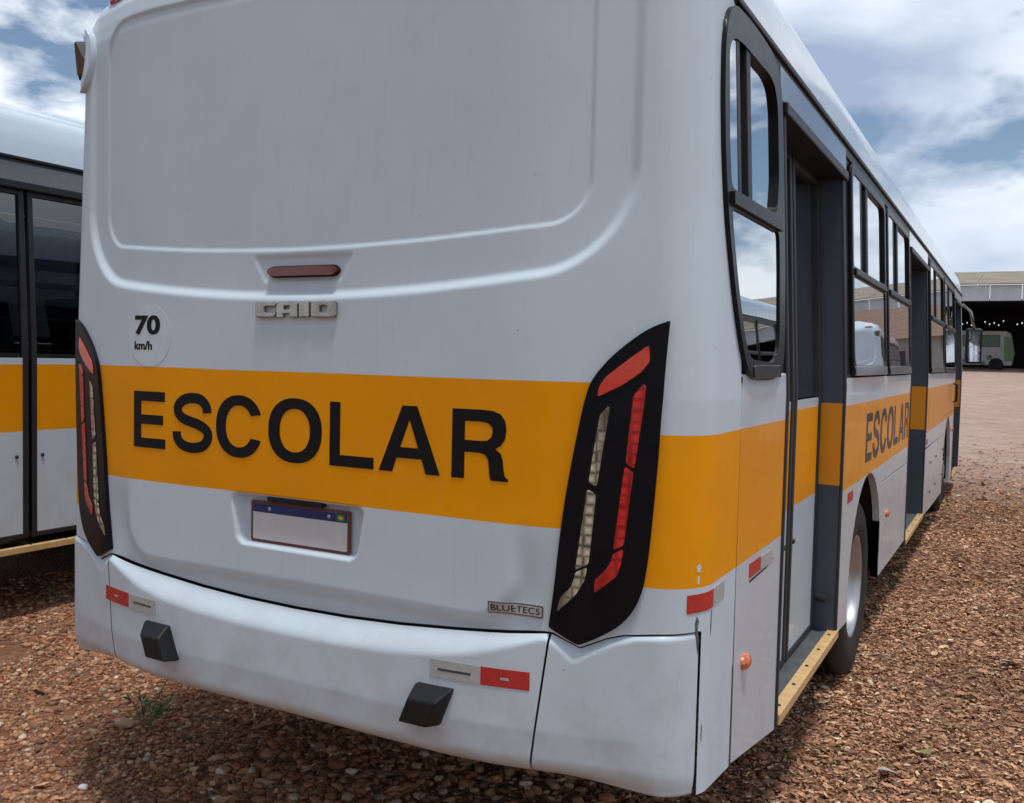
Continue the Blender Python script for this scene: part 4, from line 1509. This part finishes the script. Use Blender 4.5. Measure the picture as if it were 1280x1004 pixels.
simple('weed_leaf', (0.13, 0.20, 0.06), 0.6, var=0.35, scale=30)
simple('weed_stem', (0.10, 0.11, 0.05), 0.6, var=0.3)
simple('pale_dry', (0.46, 0.42, 0.36), 0.8, var=0.15)
wp = empty('weed_plant', (-1.41, .74, float(gz(np.array(-1.41), np.array(.74)))))
wp.scale = (1.5, 1.5, 1.7)
tag(wp, 'small green weed sprouting from the gravel beside the bus corner', 'weed')
bm = bmesh.new()
stems = []
for k in range(9):
    a = random.uniform(0, 6.28)
    l = random.uniform(.06, .15)
    e = Vector((math.cos(a) * l * .6, math.sin(a) * l * .6, l * random.uniform(.5, 1.0)))
    mid = e * .5 + Vector((0, 0, .012))
    tube(bm, [(0, 0, -.01), mid, e], .0016, 5)
    stems.append((mid, e))
bm_link('stem', bm, 'weed_stem', wp)
bm = bmesh.new()
for mid, e in stems:
    for q in range(9):
        p = mid.lerp(e, q / 8)
        a = random.uniform(0, 6.28)
        d = Vector((math.cos(a), math.sin(a), random.uniform(-.1, .5))) * random.uniform(.016, .032)
        s_ = d.cross(Vector((0, 0, 1))).normalized() * d.length * .28
        vs = [bm.verts.new(p), bm.verts.new(p + d * .5 + s_ + Vector((0, 0, .003))), bm.verts.new(p + d), bm.verts.new(p + d * .5 - s_ + Vector((0, 0, .003)))]
        bm.faces.new(vs)
me = bpy.data.meshes.new('foliage')
bm.to_mesh(me)
bm.free()
link('foliage', me, 'weed_leaf', wp)


def single_leaf(p, size, yaw, label, matn):
    z = float(gz(np.array(p[0]), np.array(p[1]))) + .03
    n = 10
    V, F = [], []
    for i in range(n + 1):
        u = i / n
        hw = .42 * math.sin(math.pi * min(1, u * .93 + .05)) ** .8
        for j in (-1, -.5, 0, .5, 1):
            V.append(((u - .5) * size, hw * j * size, .10 * size * (abs(j) ** 1.5) + .06 * size * math.sin(u * 4)))
    for i in range(n):
        for j in range(4):
            F.append((i * 5 + j, i * 5 + j + 1, i * 5 + j + 6, i * 5 + j + 5))
    me = bpy.data.meshes.new('fallen_leaf')
    me.from_pydata(V, [], F)
    o = link('fallen_leaf', me, matn, smooth=True)
    o.location = (p[0], p[1], z)
    o.rotation_euler = (rad(-12), rad(8), yaw)
    tag(o, label, 'leaf')


simple('leaf_pale', (0.36, 0.33, 0.31), 0.7, var=0.2, scale=40)
simple('leaf_olive', (0.28, 0.25, 0.12), 0.7, var=0.2, scale=40)
single_leaf((1.54, 2.02), .085, .4, 'large pale grey dry leaf lying on the brown litter', 'leaf_pale')
single_leaf((1.66, 2.30), .070, 2.2, 'olive green fallen leaf on the brown litter', 'leaf_olive')
single_leaf((1.98, 3.9), .11, .2, 'bluish grey crumpled leaf alone on the litter beside the rear wheel', 'leaf_pale')

# ------------------------------------------------------------------ far shed with a painted bus in front of it
simple('shed_roof', (0.25, 0.205, 0.15), 0.8, var=0.25, scale=0.6)
simple('shed_fascia', (0.50, 0.53, 0.56), 0.6, var=0.1, scale=1.2)
simple('shed_dark', (0.045, 0.042, 0.042), 0.9, var=0.2)
simple('shed_post', (0.30, 0.29, 0.28), 0.7)
SY, SZ = 72.0, float(ground_z(0.0, 72.0))
shed = empty('shed', (0, SY, SZ))
tag(shed, 'wide open-fronted shed with corrugated roof and pale fascia across the yard', 'shed')


F0, F1, RT = 5.04, 6.15, 7.2
bm = bmesh.new()
nb_ = 44
for i in range(nb_):
    x = -26 + i * 2.0
    add_box(bm, x + .02, x + 1.98, -.06, .0, F0, F1)
bm_link('fascia', bm, 'shed_fascia', shed)
for i in range(24):
    x = -26 + i * 3.6
    for side in (0,):
        bm = bmesh.new()
        v = [bm.verts.new(p) for p in ((x + .03, -.3, F1 + .02), (x + 3.57, -.3, F1 + .02), (x + 3.57, 15, RT + 1.2), (x + .03, 15, RT + 1.2), (x + .03, -.3, F1 + .10), (x + 3.57, -.3, F1 + .10), (x + 3.57, 15, RT + 1.28), (x + .03, 15, RT + 1.28))]
        for f in ((0, 1, 2, 3), (4, 5, 6, 7), (0, 1, 5, 4), (1, 2, 6, 5), (2, 3, 7, 6), (3, 0, 4, 7)):
            bm.faces.new([v[k] for k in f])
        bm_link('roof_sheet', bm, 'shed_roof', shed)
bm = bmesh.new()
add_box(bm, -26, 60, 15, 34, F1 - .3, F1)
add_box(bm, -26, -25.8, 0, 34, 0, F1 + .5)
add_box(bm, 59.8, 60, 0, 34, 0, F1 + .5)
bm_link('side_wall', bm, 'shed_dark', shed)
holes = []
for i in range(26):
    hx = -4.2 + i * .42
    if i % 7 in (5, 6):
        continue
    hz_ = 4.55 + .33 * (i % 2) + .1 * (i % 3)
    holes.append([(hx, hz_), (hx + .10, hz_), (hx + .10, hz_ + .15), (hx, hz_ + .15)])
sheet('back_wall', [[(-26, 0), (60, 0), (60, F1 + .4), (-26, F1 + .4)]] + holes, lambda a, b, h: Vector((a, 34 + h, b)), 0, .1, 'shed_dark', shed)
for i in range(10):
    x = -24 + i * 9.2
    box('post', (x, x + .3, .3, .6, 0, F0 + .3), 'shed_post', shed)

t = NT('mural_paint')
nn_ = t.noise(1.6, 5, 0.6)
vz = t.xyz()[2]
cc = t.mix(t.ramp(nn_, [(0.40, 0), (0.60, 1)]), (0.44, 0.48, 0.46), (0.54, 0.57, 0.56))
sp = t.ramp(t.voronoi(1.45), [(0.26, 1.0), (0.36, 0.0)])
lowz = t.ramp(t.math('DIVIDE', vz, 4.0), [(0.33, 1.0), (0.40, 0.0)])
cc = t.mix(t.math('MULTIPLY', t.math('MULTIPLY', sp, lowz), t.ramp(t.noise(7, 4), [(0.35, .35), (0.6, 1)])), cc, (0.045, 0.06, 0.07))
t.set(Base_Color=cc, Roughness=0.5)
M['mural_paint'] = t.m
simple('mural_green', (0.15, 0.30, 0.13), 0.5, var=0.25, scale=3)
simple('window_green', (0.10, 0.19, 0.12), 0.3, var=0.3, scale=2)
MB = empty('painted_bus', (1.68, 79.5, float(ground_z(0.0, 74.0))))
MB.scale = (1.07, 1.07, 1.07)
tag(MB, 'pale bus painted with dark blotches and green end, standing under the shed', 'bus')
bm = bmesh.new()
v = [bm.verts.new(p) for p in ((-10, 0, .42), (-.15, 0, .42), (.02, 0, 1.3), (-.25, 0, 2.72), (-.6, 0, 2.92), (-10, 0, 2.98))]
w2 = [bm.verts.new((q.co.x, 2.4, q.co.z)) for q in v]
bm.faces.new(v)
bm.faces.new(w2)
for i in range(6):
    bm.faces.new((v[i - 1], v[i], w2[i], w2[i - 1]))
bm_link('body', bm, 'mural_paint', MB, bevel=0.08, seg=3)
for k in range(8):
    x1 = -.95 - k * .62
    fw = box('window_frame', (x1 - .56, x1, -.03, -.002, 1.78, 2.62), 'shed_dark', MB, bevel=0)
    box('pane', (x1 - .53, x1 - .03, -.04, -.031, 1.83, 2.57), 'window_green', fw, bevel=0)
sheet('end_panel', [[(-.62, .75), (-.12, .75), (.0, 1.3), (-.2, 2.5), (-.7, 2.5)]], lambda a, b, h: Vector((a, -h, b)), .003, .02, 'mural_green', MB)
for xx in (-.95 - .2, -7.2):
    bm = bmesh.new()
    lathe(bm, [(0, .02), (.22, .0), (.27, .06), (.44, .06), (.48, .0), (.48, -.25), (0, -.25)], 28)
    for q in bm.verts:
        q.co = Vector((xx + q.co.y, -q.co.x - .03, .48 + q.co.z))
    bm_link('wheel', bm, 'tyre_rubber', MB, smooth=True)

# ------------------------------------------------------------------ low house seen mirrored in the windows
simple('house_wall', (0.30, 0.285, 0.265), 0.8, var=0.12, scale=2)
simple('house_roof', (0.19, 0.12, 0.085), 0.85, var=0.25, scale=5)
HZ = float(ground_z(0.0, 44.0))
hs = empty('house', (14, 60, HZ + .4), rad(-12))
tag(hs, 'low house with brown tiled roof across the yard, seen only reflected in the windows', 'house')
box('wall', (-9, 9, -4, 4, 0, 2.9), 'house_wall', hs, bevel=0)
bm = bmesh.new()
v = [bm.verts.new(p) for p in ((-9.6, -4.6, 2.75), (9.6, -4.6, 2.75), (9.6, 4.6, 2.75), (-9.6, 4.6, 2.75), (-9.6, 0, 4.9), (9.6, 0, 4.9))]
for f in ((0, 1, 5, 4), (2, 3, 4, 5), (0, 4, 3), (1, 2, 5)):
    bm.faces.new([v[i] for i in f])
bm_link('roof', bm, 'house_roof', hs)
for x in (-6.5, -2.5, 2.5, 6.5):
    fw = box('window', (x - .6, x + .6, -4.06, -4.002, 1.0, 2.1), 'shed_post', hs)
    box('pane', (x - .53, x + .53, -4.08, -4.061, 1.07, 2.03), 'shed_dark', fw, bevel=0)

# ------------------------------------------------------------------ unseen trees, guessed from the fallen leaves, added to shade the bus rear
simple('bark', (0.13, 0.095, 0.07), 0.9, var=0.3, bump=0.5, bscale=25)
t = NT('tree_leaf')
a_ = t.n.new('ShaderNodeAttribute')
a_.attribute_name = 'tint'
t.set(Base_Color=a_.outputs['Color'], Roughness=0.5)
M['tree_leaf'] = t.m


def make_tree():
    root = empty('yard_tree')
    bm = bmesh.new()
    tips = []

    def limb(p, d, l, r, lev):
        q = p + d * l
        mid = p + d * l * .5 + Vector((random.uniform(-.08, .08), random.uniform(-.08, .08), 0)) * l
        n = 7
        rings = []
        for c, rr in ((p, r), (mid, r * .8), (q, r * .6)):
            ref = Vector((1, 0, 0)) if abs(d.x) < .8 else Vector((0, 1, 0))
            e1 = d.cross(ref).normalized()
            e2 = d.cross(e1)
            rings.append([bm.verts.new(c + (e1 * math.cos(6.283 * k / n) + e2 * math.sin(6.283 * k / n)) * rr) for k in range(n)])
        for a, b in zip(rings, rings[1:]):
            for k in range(n):
                bm.faces.new((a[k], a[(k + 1) % n], b[(k + 1) % n], b[k]))
        if lev == 0:
            tips.append(q)
            return
        for k in range(3 if lev > 1 else 4):
            a = random.uniform(0, 6.28)
            nd = (d * .55 + Vector((math.cos(a), math.sin(a), random.uniform(.0, .7))) * .8).normalized()
            limb(q, nd, l * random.uniform(.6, .8), r * .58, lev - 1)

    limb(Vector((0, 0, 0)), Vector((.03, .02, 1)).normalized(), 2.5, .24, 3)
    bm_link('trunk', bm, 'bark', root, smooth=True)
    T = np.array([q[:] for q in tips])
    n = 12000
    c = T[rng.integers(0, len(T), n)] + rng.normal(0, .42, (n, 3))
    v = np.array([(-1, 0, 0), (0, -.4, .1), (0, .4, .1), (1, 0, 0)])
    f = np.array([(0, 1, 3, 2)])
    sc_ = rng.uniform(.07, .13, n)
    tint = np.array([.06, .11, .028]) * rng.uniform(.6, 1.5, (n, 1))
    me = scatter_mesh('crown', v, f, c, rng.uniform(0, 6.28, n), rng.normal(0, .9, n), np.stack([sc_] * 3, 1), tint, .05)
    link('crown', me, 'tree_leaf', root)
    return root


tree = make_tree()
names = ['tallest leafy tree at the edge of the yard behind the bus', 'leafy tree standing beside the tallest one at the yard edge', 'lowest leafy tree in the row at the yard edge', 'broad leafy tree at the end of the row by the yard edge', 'slim leafy tree between its broader neighbours at the yard edge']
for k, (x, y, sc_, rz) in enumerate(((0.5, -10.5, 1.16, 0), (-4.0, -11, 1.0, 1.9), (4.2, -13.5, .82, 3.3), (-9.0, -11.5, 1.1, 4.4), (-13.5, -10.0, 1.0, 5.2))):
    o = tree if k == 0 else copy_tree(tree)
    o.location = (x, y, 0)
    o.scale = (sc_ * 1.1, sc_ * 1.1, sc_)
    o.rotation_euler.z = rz
    tag(o, names[k], 'tree', 'trees along the yard edge')
